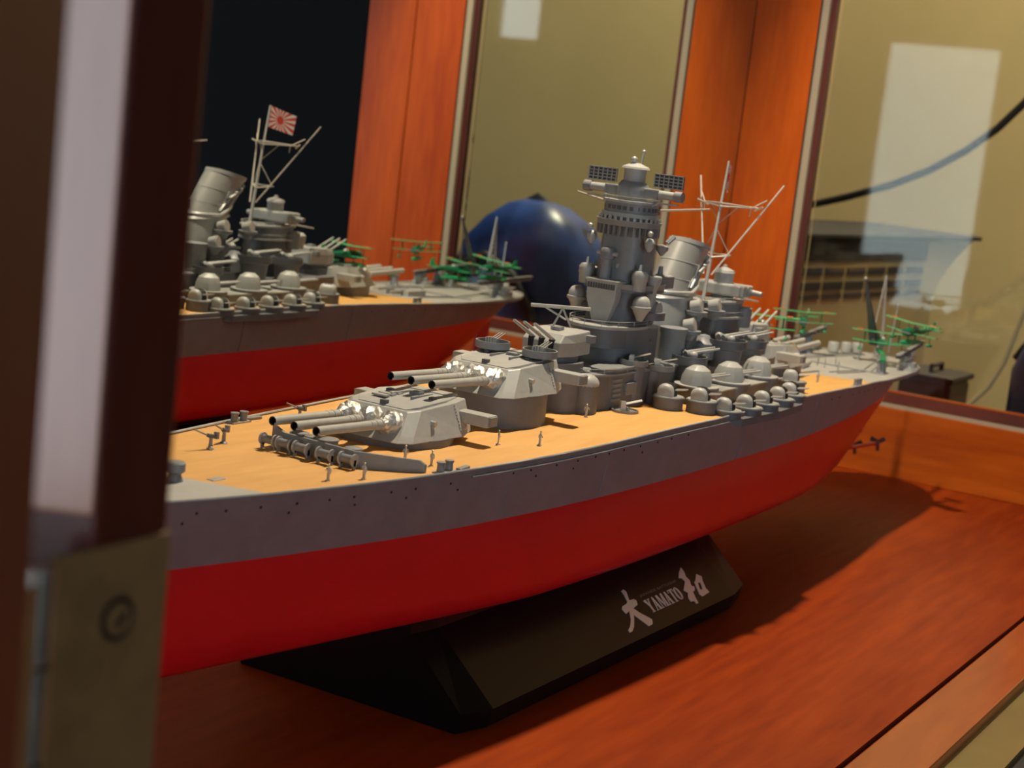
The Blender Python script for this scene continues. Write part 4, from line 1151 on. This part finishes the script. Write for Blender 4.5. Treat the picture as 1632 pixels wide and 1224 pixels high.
# ---------------------------------------------------------------- aft deck: catapults, seaplanes, crane, guns
def seaplane(cx, cy, cz, rz, pitch=0.0, roll=0.0, name='seaplane'):
    """small biplane floatplane; nose towards local +x; (cx, cy, cz) is the fuselage centre"""
    mt = Matrix.Translation((cx, cy, cz)) @ Matrix.Scale(1.18, 4) @ Matrix.Rotation(rz, 4, 'Z') @ Matrix.Rotation(pitch, 4, 'Y') @ Matrix.Rotation(roll, 4, 'X')
    def T(p): return tuple(mt @ Vector(p))
    def tmb(mb):
        mb.v = [T(p) for p in mb.v]; return mb
    f = MB()
    f.loft([[(x, r * math.cos(2 * math.pi * i / 10), z + r * 1.1 * math.sin(2 * math.pi * i / 10)) for i in range(10)] for x, r, z in ((10.0, 1.2, 0), (9.6, 1.9, 0), (7.5, 2.1, 0), (3, 1.9, 0.1), (-5, 1.2, 0.4), (-13, 0.4, 0.9))])
    pl = tmb(f).build(name, 'dgreen', ship, smooth=50)
    for nm, z, half, chord, xoff in (('upper_wing', 4.4, 15.5, 5.6, 4.5), ('lower_wing', -0.7, 14.5, 4.6, 4.0)):
        w_ = MB()
        rings = []
        for yy in (-half, -half * 0.93, -half * 0.5, 0, half * 0.5, half * 0.93, half):
            cf = 0.45 if abs(yy) > half * 0.97 else 1.0
            zz = z + 0.035 * abs(yy)
            rings.append([(xoff - chord / 2 * cf, yy, zz), (xoff, yy, zz + 0.45), (xoff + chord / 2 * cf, yy, zz + 0.1), (xoff, yy, zz - 0.2)])
        w_.loft(rings)
        tmb(w_).build(nm, 'green', pl, smooth=50)
        if nm == 'upper_wing':
            for s in (-1, 1):
                k = MB()
                k.lathe((xoff, s * half * 0.72, z + 0.035 * half * 0.72 + 0.42), [(1.6, 0), (1.6, 0.2)], n=14)
                tmb(k).build('wing_roundel', 'orange', pl)
    for s in (-1, 1):
        for yy in (8.5,):
            tmb(MB().tube((5.2, s * yy, -0.4), (5.6, s * yy, 4.7), 0.22, n=5)).build('wing_strut', 'dgreen', pl)
            tmb(MB().tube((3.2, s * yy, -0.4), (3.4, s * yy, 4.7), 0.22, n=5)).build('wing_strut', 'dgreen', pl)
        tmb(MB().tube((5.0, s * 1.2, 1.2), (5.2, s * 2.0, 4.5), 0.22, n=5)).build('cabane_strut', 'dgreen', pl)
        # wing-tip float
        wf_ = MB().loft([[(x, s * 10.5 + r * math.cos(2 * math.pi * i / 8), -4.4 + r * math.sin(2 * math.pi * i / 8)) for i in range(8)] for x, r in ((6.2, 0.2), (5.0, 0.8), (2.5, 0.8), (0.5, 0.15))])
        tmb(wf_).build('tip_float', 'green', pl, smooth=50)
        tmb(MB().tube((3.8, s * 10.5, -4), (3.8, s * 10.3, -0.5), 0.22, n=5)).build('float_strut', 'dgreen', pl)
    fl_ = MB().loft([[(x, r * 0.9 * math.cos(2 * math.pi * i / 10), -5.0 + r * math.sin(2 * math.pi * i / 10)) for i in range(10)] for x, r in ((12.5, 0.2), (11, 1.0), (6, 1.45), (-2, 1.2), (-9, 0.2))])
    tmb(fl_).build('main_float', 'green', pl, smooth=50)
    for x in (6.5, 0.5):
        tmb(MB().tube((x, 0, -4.2), (x, 0, -1.2), 0.35, n=6)).build('float_strut', 'dgreen', pl)
    tmb(MB().box(-14.5, -10.8, -5.2, 5.2, 0.9, 1.3)).build('tailplane', 'green', pl)
    tmb(MB().loft([[(-14.8, -0.2, 1.0), (-10.4, -0.2, 1.0), (-10.4, 0.2, 1.0), (-14.8, 0.2, 1.0)], [(-14.8, -0.15, 4.8), (-13.0, -0.15, 4.8), (-13.0, 0.15, 4.8), (-14.8, 0.15, 4.8)]])).build('tail_fin', 'green', pl)
    tmb(MB().tube((9.4, 0, 0), (10.4, 0, 0), 2.05, 1.7, n=14)).build('engine_cowl', 'dgreen', pl, smooth=40)
    tmb(MB().box(10.5, 10.8, -3.6, 3.6, -0.25, 0.25)).build('propeller', 'mid', pl)
    tmb(MB().ball((1.0, 0, 1.9), 1.1, sx=1.6)).build('canopy', 'silver', pl, smooth=60)
    return pl
def catapult(p0, p1, base):
    p0, p1 = Vector(p0), Vector(p1)
    d = (p1 - p0).normalized(); sd = Vector((-d.y, d.x, 0)).normalized(); up = d.cross(sd)
    up = up if up.z > 0 else -up
    c = (p0 + p1) / 2; L = (p1 - p0).length / 2
    k = MB().obox(c + up * 1.1, d * L, sd * 1.5, up * 0.3).build('catapult', 'mid', ship)
    MB().obox(c - up * 1.1, d * L * 0.92, sd * 1.3, up * 0.3).build('catapult_chord', 'mid', k)
    n = 9
    for i in range(n):
        a = p0 + (p1 - p0) * (i + 0.1) / n; b = p0 + (p1 - p0) * (i + 0.9) / n
        for q in (-1.2, 1.2):
            MB().tube(a + sd * q + up * (1 if i % 2 else -1), b + sd * q + up * (-1 if i % 2 else 1), 0.3, n=5).build('catapult_brace', 'mid', k)
    MB().obox(c, d * L * 0.98, sd * 0.5, up * 0.9).build('catapult_web', 'dark', k)
    MB().lathe((base[0], base[1], base[2]), [(4.5, 0), (4.0, 1), (3.0, (p0 + p1).z / 2 - base[2] - 1.2)], n=18).build('catapult_base', 'mid', k, smooth=40)
zs = zd(700)
catapult((672, 27, 57.5), (733, 31.5, 60.0), (696, 28.5, zs - 0.5))
catapult((684, -31, 55.5), (742, -27, 60.0), (712, -29, zs - 0.5))
seaplane(690, 29.5, 67.0, math.pi + 0.25, roll=0.05)
seaplane(705, -14.5, 60.0, 0.5)
seaplane(695, -36.5, 70.5, -0.3 + math.pi, roll=-0.05)
seaplane(556, 3, 74.5, 0.25)
MB().lathe((660, -30, zd(660) - 0.4), [(2.8, 0), (2.4, 6.5), (3.4, 7.4), (0.1, 7.8)], n=16).build('aircraft_trolley', 'mid', ship, smooth=40)
MB().obox((660, -30, zd(660) + 8.2), (4.6, 1.6, 1.2), (-0.5, 1.6, 0), (0, 0, 0.7)).build('trolley_cradle', 'dgreen', ship)
MB().lathe((705, -14.5, zd(705) - 0.4), [(2.2, 0), (1.8, 5.5), (0.1, 5.6)], n=14).build('aircraft_trolley', 'mid', ship, smooth=40)
for x, y in ((727, 14.5), (734, 10.0), (718, 19.5)):
    MB().lathe((x, y, 48.2), [(3.4, 0), (3.4, 5.4), (3.0, 5.9), (0.1, 6.0)], n=22).build('deck_ventilator', 'grey', ship, smooth=40)
MB().box(612, 632, 8, 14, zd(620) - .5, zd(620) + 3.2).build('boat_hangar', 'grey', ship, bevel=0.4)
MB().obox((622, 2, zd(622) + 1.2), (12, 2, 0.2), (-0.4, 2.2, 0), (0, 0, 1.2)).build('ship_boat', 'grey', ship, bevel=0.6)
# stern crane: lattice mast and dark jib
cr_ = MB().lathe((738, -2, 48.4), [(3.0, 0), (2.4, 4), (2.0, 6)], n=16).build('stern_crane', 'mid', ship, smooth=40)
top = Vector((734, -1.5, 97.3))
legs = [Vector((736, -5, 52)), Vector((741, -2, 52)), Vector((729, -2.0, 58))]
for l in legs[:2]:
    MB().tube(l, top, 0.6, 0.45, n=6).build('crane_leg', 'silver', cr_)
MB().tube((727.5, -1, 66), top, 0.45, 0.4, n=6).build('crane_leg', 'silver', cr_)
for k in range(8):
    f0, f1 = k / 8, (k + 0.5) / 8
    a, b = legs[0].lerp(top, f0), legs[1].lerp(top, f0); a2, b2 = legs[0].lerp(top, f1), legs[1].lerp(top, f1)
    MB().tube(a, b2, 0.25, n=5).build('crane_lattice', 'silver', cr_)
    MB().tube(b2, legs[0].lerp(top, min(1, f0 + 0.125)), 0.25, n=5).build('crane_lattice', 'silver', cr_)
for f in (0.45, 0.62, 0.8):
    MB().tube(Vector((727.5, -1, 66)).lerp(top, f), legs[0].lerp(top, f * 0.9 + 0.1), 0.25, n=5).build('crane_lattice', 'silver', cr_)
jt = Vector((692, -3, 96.8)); jb = Vector((719, -5, 57))
jd = (jt - jb).normalized(); js = Vector((0.2, 1, 0)).normalized(); jn = jd.cross(js)
MB().loft([[jb + js * a + jn * b for a, b in ((-2.6, -1.6), (2.6, -1.6), (2.6, 1.6), (-2.6, 1.6))], [jt + js * a + jn * b for a, b in ((-0.5, -0.4), (0.5, -0.4), (0.5, 0.4), (-0.5, 0.4))]]).build('crane_jib', 'dark', cr_)
MB().ball(jt, 0.9, n=8, m=5).build('jib_sheave', 'silver', cr_, smooth=60)
MB().tube((752, -4, 49), (755.5, -4.6, 78.6), 0.4, 0.3, n=6).build('ensign_staff', 'silver', ship)
MB().ball((755.5, -4.6, 78.8), 0.7, n=8, m=5).build('staff_truck', 'silver', ship, smooth=60)
for s in (-1, 1):
    st2 = MB().lathe((697, s * 33.5, 47.4), [(6.5, 0), (6.5, 1.8), (5.0, 2.0), (5.0, 5.0), (4.4, 5.6), (0.1, 5.8)], n=24).build('stern_gun_mount', 'grey', ship, smooth=40)
    for q in (-1.5, 0, 1.5):
        MB().tube((698, s * 33.5 + q, 53.5), (705.5, s * 34.5 + q, 55.1), 0.35, n=6).build('gun_barrel', 'silver', st2)
    MB().box(694.5, 699, *sorted((s * 31.4, s * 35.6)), 52.6, 55.1).build('gun_breech', 'silver', st2, bevel=0.4)

# ================================================================== STAND WITH LETTERING
stand = empty('display_stand', (330, 0, ZF))
tag(stand, 'black plastic stand with silver lettering under the ship hull', 'display stand')
ys = lambda z: -46 + 1.14 * (z + 25.6)
zt_ = -2.9
def stand_ring(x): return [(x, -50, ZF + 0.3), (x, ys(-30.6), -30.6), (x, ys(-8.5), -8.5), (x, -26, zt_), (x, 26, zt_), (x, -ys(-8.5), -8.5), (x, -ys(-30.6), -30.6), (x, 50, ZF + 0.3)]
sb = MB()
sb.loft([[(208, y * 0.92, z) for x, y, z in stand_ring(208)], [(222, y, z) for x, y, z in stand_ring(222)], [(428, y, z) for x, y, z in stand_ring(428)], [(448, y * 0.92, z) for x, y, z in stand_ring(448)]])
sbo = sb.build('stand_body', 'standblack', stand)
def glyph(name, poly, parent, m='letter', th=0.28):
    """poly in plate coordinates (u along the ship, v up the sloped plate)"""
    k = 1 / 1.516
    def P(u, v, d):
        z = -25.6 + v * k
        y = -46 + 1.14 * v * k
        return (u, y - d * 0.66, z + d * 0.752)
    mb = MB()
    mb.loft([[P(u, v, -0.1) for u, v in poly], [P(u, v, th) for u, v in poly]])
    return mb.build(name, m, parent)
DAI = [(344.2, 13.33), (346.3, 13.66), (347.3, 12.33), (345.0, 8.52), (348.7, 8.28), (349.9, 7.28), (348.6, 5.55), (343.9, 4.8), (346.0, 2.15), (349.7, -0.91), (351.3, -2.48), (349.4, -4.22), (345.9, -4.39), (344.6, -2.48), (341.0, 2.57), (339.4, 0.83), (335.2, -2.23), (332.0, -3.56), (329.7, -3.48), (329.8, -2.4), (332.8, -1.32), (336.7, 1.08), (339.8, 4.55), (336.7, 3.97), (336.1, 5.05), (335.9, 6.46), (337.4, 7.37), (341.6, 7.7), (343.0, 8.28), (344.3, 11.84)]
WA1 = [(400.6, 13.08), (400.6, 10.59), (399.2, 8.28), (400.1, 6.21), (398.3, 3.89), (400.2, 2.81), (398.2, 1.24), (396.1, 1.16), (394.7, -1.82), (394.1, -4.22), (392.3, -4.39), (392.0, -2.73), (388.9, -2.4), (389.0, -0.5), (391.6, 1.57), (389.9, 3.39), (393.5, 5.3), (396.1, 6.7), (395.3, 8.52), (392.9, 9.1), (395.9, 11.09)]
WAS = [[(402.8, 4.88), (405.5, 4.55), (401.3, -1.74), (399.6, -1.16)], [(404.1, 4.97), (409.0, 7.61), (411.8, 5.71), (409.4, 3.15), (404.7, 3.89)], [(407.9, 4.22), (409.7, 3.06), (406.9, -2.15), (404.0, -1.16)], [(402.8, 0.74), (408.5, -0.17), (408.7, -1.99), (401.2, -2.48), (400.1, -1.41)]]
glyph('brush_character', DAI, stand)
wa = glyph('brush_character', WA1, stand)
for i, q in enumerate(WAS): glyph('brush_stroke', q, wa, th=0.28 + 0.01 * i)
# tall serif capitals made of strokes in a unit cell
LET = {
    'Y': (1.0, [[(0, 1), (.32, 1), (.6, .48), (.42, .42)], [(.72, 1), (.9, 1), (.58, .45), (.48, .5)], [(.38, 0), (.62, 0), (.62, .5), (.38, .5)], [(0, 1), (.4, 1), (.4, .95), (0, .95)], [(.62, 1), (1, 1), (1, .95), (.62, .95)], [(.27, 0), (.73, 0), (.73, .05), (.27, .05)]]),
    'A': (1.0, [[(.38, 1), (.58, 1), (.9, 0), (.62, 0)], [(.42, 1), (.5, .95), (.2, 0), (.1, 0)], [(.2, .3), (.72, .3), (.72, .37), (.22, .37)], [(0, 0), (.34, 0), (.34, .05), (0, .05)], [(.52, 0), (1, 0), (1, .05), (.52, .05)]]),
    'M': (1.25, [[(.08, 0), (.16, 0), (.16, 1), (.08, 1)], [(.08, 1), (.3, 1), (.58, .12), (.5, 0)], [(.5, 0), (.58, .1), (.84, 1), (.74, 1)], [(.74, 0), (.94, 0), (.94, 1), (.74, 1)], [(0, 0), (.26, 0), (.26, .05), (0, .05)], [(.66, 0), (1, 0), (1, .05), (.66, .05)]]),
    'T': (0.9, [[(.38, 0), (.64, 0), (.64, 1), (.38, 1)], [(0, 1), (1, 1), (1, .93), (0, .93)], [(0, 1), (.07, 1), (.04, .76), (0, .76)], [(.93, 1), (1, 1), (1, .76), (.96, .76)], [(.25, 0), (.77, 0), (.77, .05), (.25, .05)]]),
}
_o = [(0.5 + 0.5 * math.cos(2 * math.pi * i / 20), 0.5 + 0.5 * math.sin(2 * math.pi * i / 20)) for i in range(20)]
_i = [(0.5 + 0.22 * math.cos(2 * math.pi * i / 20), 0.5 + 0.44 * math.sin(2 * math.pi * i / 20)) for i in range(20)]
LET['O'] = (0.95, [[_o[i], _o[(i + 1) % 20], _i[(i + 1) % 20], _i[i]] for i in range(20)])
u0, u1, v0, v1 = 354.6, 386.4, 0.0, 6.1
tot = sum(LET[c][0] for c in 'YAMATO') + 5 * 0.02
uu = u0
for c in 'YAMATO':
    wl_ = LET[c][0] / tot * (u1 - u0)
    letter = MB()
    k = 1 / 1.516
    for si, st_ in enumerate(LET[c][1]):
        pts = [(uu + a * wl_, v0 + b * (v1 - v0)) for a, b in st_]
        th = 0.24 + 0.004 * si
        for_ring = []
        for d in (-0.1, th):
            for_ring.append([(u, -46 + 1.14 * v * k - d * 0.66, -25.6 + v * k + d * 0.752) for u, v in pts])
        letter.loft(for_ring)
    letter.build('letter', 'letter', stand)
    uu += wl_ + 0.02 / tot * (u1 - u0)
# small line of text above
fc = bpy.data.curves.new('small_text', 'FONT')
fc.body = 'JAPANESE BATTLESHIP'
fo = bpy.data.objects.new('small_text_curve', fc)
col.objects.link(fo)
bpy.context.view_layer.update()
fme = bpy.data.meshes.new_from_object(fo.evaluated_get(bpy.context.evaluated_depsgraph_get()))
bpy.data.objects.remove(fo)
xs_ = [v.co.x for v in fme.vertices]; ys_ = [v.co.y for v in fme.vertices]
tx = MB()
vs = []
for v in fme.vertices:
    a = (v.co.x - min(xs_)) / (max(xs_) - min(xs_)); b = (v.co.y - min(ys_)) / (max(ys_) - min(ys_))
    u_, v_ = 354.4 + a * 35.0, 7.5 + b * 1.5
    vs.append((u_, -46 + 1.14 * v_ / 1.516 - 0.15 * 0.66, -25.6 + v_ / 1.516 + 0.15 * 0.752))
tx.add(vs, [tuple(p.vertices) for p in fme.polygons])
tx.build('small_text', 'letterdim', stand)
bpy.data.meshes.remove(fme)

# ================================================================== BEHIND THE END GLASS
# beige wall unit with rows of dark vent slots, running back along the left
ac = empty('wall_heater', (1140, 195, -800))
tag(ac, 'beige convector unit with rows of dark rectangular vent slots behind the end glass', 'heater')
UA = Vector((930, 150, 0)); UD = (Vector((1360, 110, 0)) - UA).normalized(); UN = Vector((UD.y, -UD.x, 0))
if UN.y > 0: UN = -UN                        # out of the front face, towards the viewer
def unit_box(s0, s1, n0, n1, z0, z1):
    c = UA + UD * (s0 + s1) / 2 + UN * (n0 + n1) / 2
    return MB().obox((c.x, c.y, (z0 + z1) / 2), UD * (s1 - s0) / 2, UN * (n1 - n0) / 2, (0, 0, (z1 - z0) / 2))
unit_box(-60, 330, -110, 0, -800, 99).build('heater_body', 'appl', ac, bevel=2)
unit_box(-62, 421, -112, 4, 99, 103).build('heater_lid', 'slot', ac, bevel=1)
lc = []
for t in range(7):
    q = t / 6
    lc.append((330 + 86 * q, 40 + 59 * q ** 0.6))
MB().loft([[tuple(UA + UD * a + UN * (-110 if k == 0 else -2) + Vector((0, 0, z))) for a, z in [(330, 99)] + [(330, 20)] + lc] for k in (0, 1)]).build('heater_bracket', 'appl', ac)
unit_box(-50, 300, -0.6, 0.8, 80.5, 98.5).build('dark_band', 'slot', ac)
for z0, z1 in ((69.2, 75.6), (57.6, 64.0), (50.6, 54.2)):
    for k in range(-2, 6):
        unit_box(54 + 41 * k, 89.5 + 41 * k, -0.6, 0.8, z0, z1).build('vent_slot', 'slot', ac)
cb = MB().path([(1250, 420, 98), (1250, 330, 102), (1250, 258, 111.7), (1250, 240, 117), (1250, 211, 126.9), (1250, 171, 142.7), (1250, 138.5, 159.5), (1250, 107.5, 180.9), (1250, 83, 202.9), (1250, 63.6, 226.6), (1250, 34, 269.6), (1250, 0, 330), (1250, -20, 420)], 3.6, n=10).build('hanging_cable', 'cable', None, smooth=60)
tag(cb, 'thick black cable sagging across the beige wall', 'cable')
cd_ = MB().path([(1400, 150, -790), (1400, 140, -400), (1400, 121.7, -76), (1400, 107.8, -64), (1400, 92.2, -44), (1400, 80.8, -18), (1400, 73.7, 14), (1400, 66.7, 46), (1400, 50, 140), (1420, 30, 400)], 2.2, n=8).build('electric_cord', 'bead', None, smooth=60)
tag(cd_, 'thin pale cord curving beside the vented cabinet', 'cord')
# blue bag
bg_ = empty('shoulder_bag', (962, -102, -74))
tag(bg_, 'dark blue shiny nylon bag with black straps beside the end glass', 'bag')
rings = []
for z, rx, ry, ox, oy in ((-74, 40, 62, 0, 0), (-66, 46, 68, 0, 0), (-20, 48, 70, 0, 0), (30, 46, 66, 0, 1), (62, 42, 58, 2, 2), (82, 32, 44, 3, 4), (95, 20, 26, 4, 2), (100, 6, 10, 4, 0)):
    rings.append([(962 + ox + rx * math.copysign(abs(math.cos(t)) ** 0.75, math.cos(t)) * (1 + 0.05 * math.sin(3 * t + z * 0.07)), -102 + oy + ry * math.copysign(abs(math.sin(t)) ** 0.75, math.sin(t)) * (1 + 0.05 * math.sin(4 * t + z * 0.05)), z) for t in [2 * math.pi * i / 36 for i in range(36)]])
bag_o = MB().loft(rings).build('bag_body', 'bag', bg_, smooth=60)
MB().path([(920, -148, 20), (911, -138, 45), (909, -113, 52), (911, -88, 40), (913, -68, 12), (915, -60, -20)], 5.0, n=8).build('bag_strap', 'bagtrim', bg_, smooth=60)
MB().path([(962, -170, 30), (962, -148, 74), (965, -102, 102), (965, -56, 78), (963, -33, 35)], 4.5, n=8).build('bag_piping', 'bagtrim', bg_, smooth=60)
MB().path([(913, -118, -10), (909, -97, -16), (908, -82, -30), (913, -69, -52)], 4.5, n=8).build('bag_strap', 'bagtrim', bg_, smooth=60)

# small black box on the table behind the glass
bb = MB().box(985, 1042, 18, 58, -74, 6).build('black_case', 'bagtrim', None, bevel=4)
tag(bb, 'small black case behind the end glass under the ship stern', 'case')
MB().box(983, 1044, 16, 60, 6, 11).build('case_lid', 'bagtrim', bb, bevel=1.5)
MB().path([(1000, 38, 11), (1000, 38, 16), (1027, 38, 16), (1027, 38, 11)], 1.8, n=8).build('case_handle', 'bagtrim', bb, smooth=60)
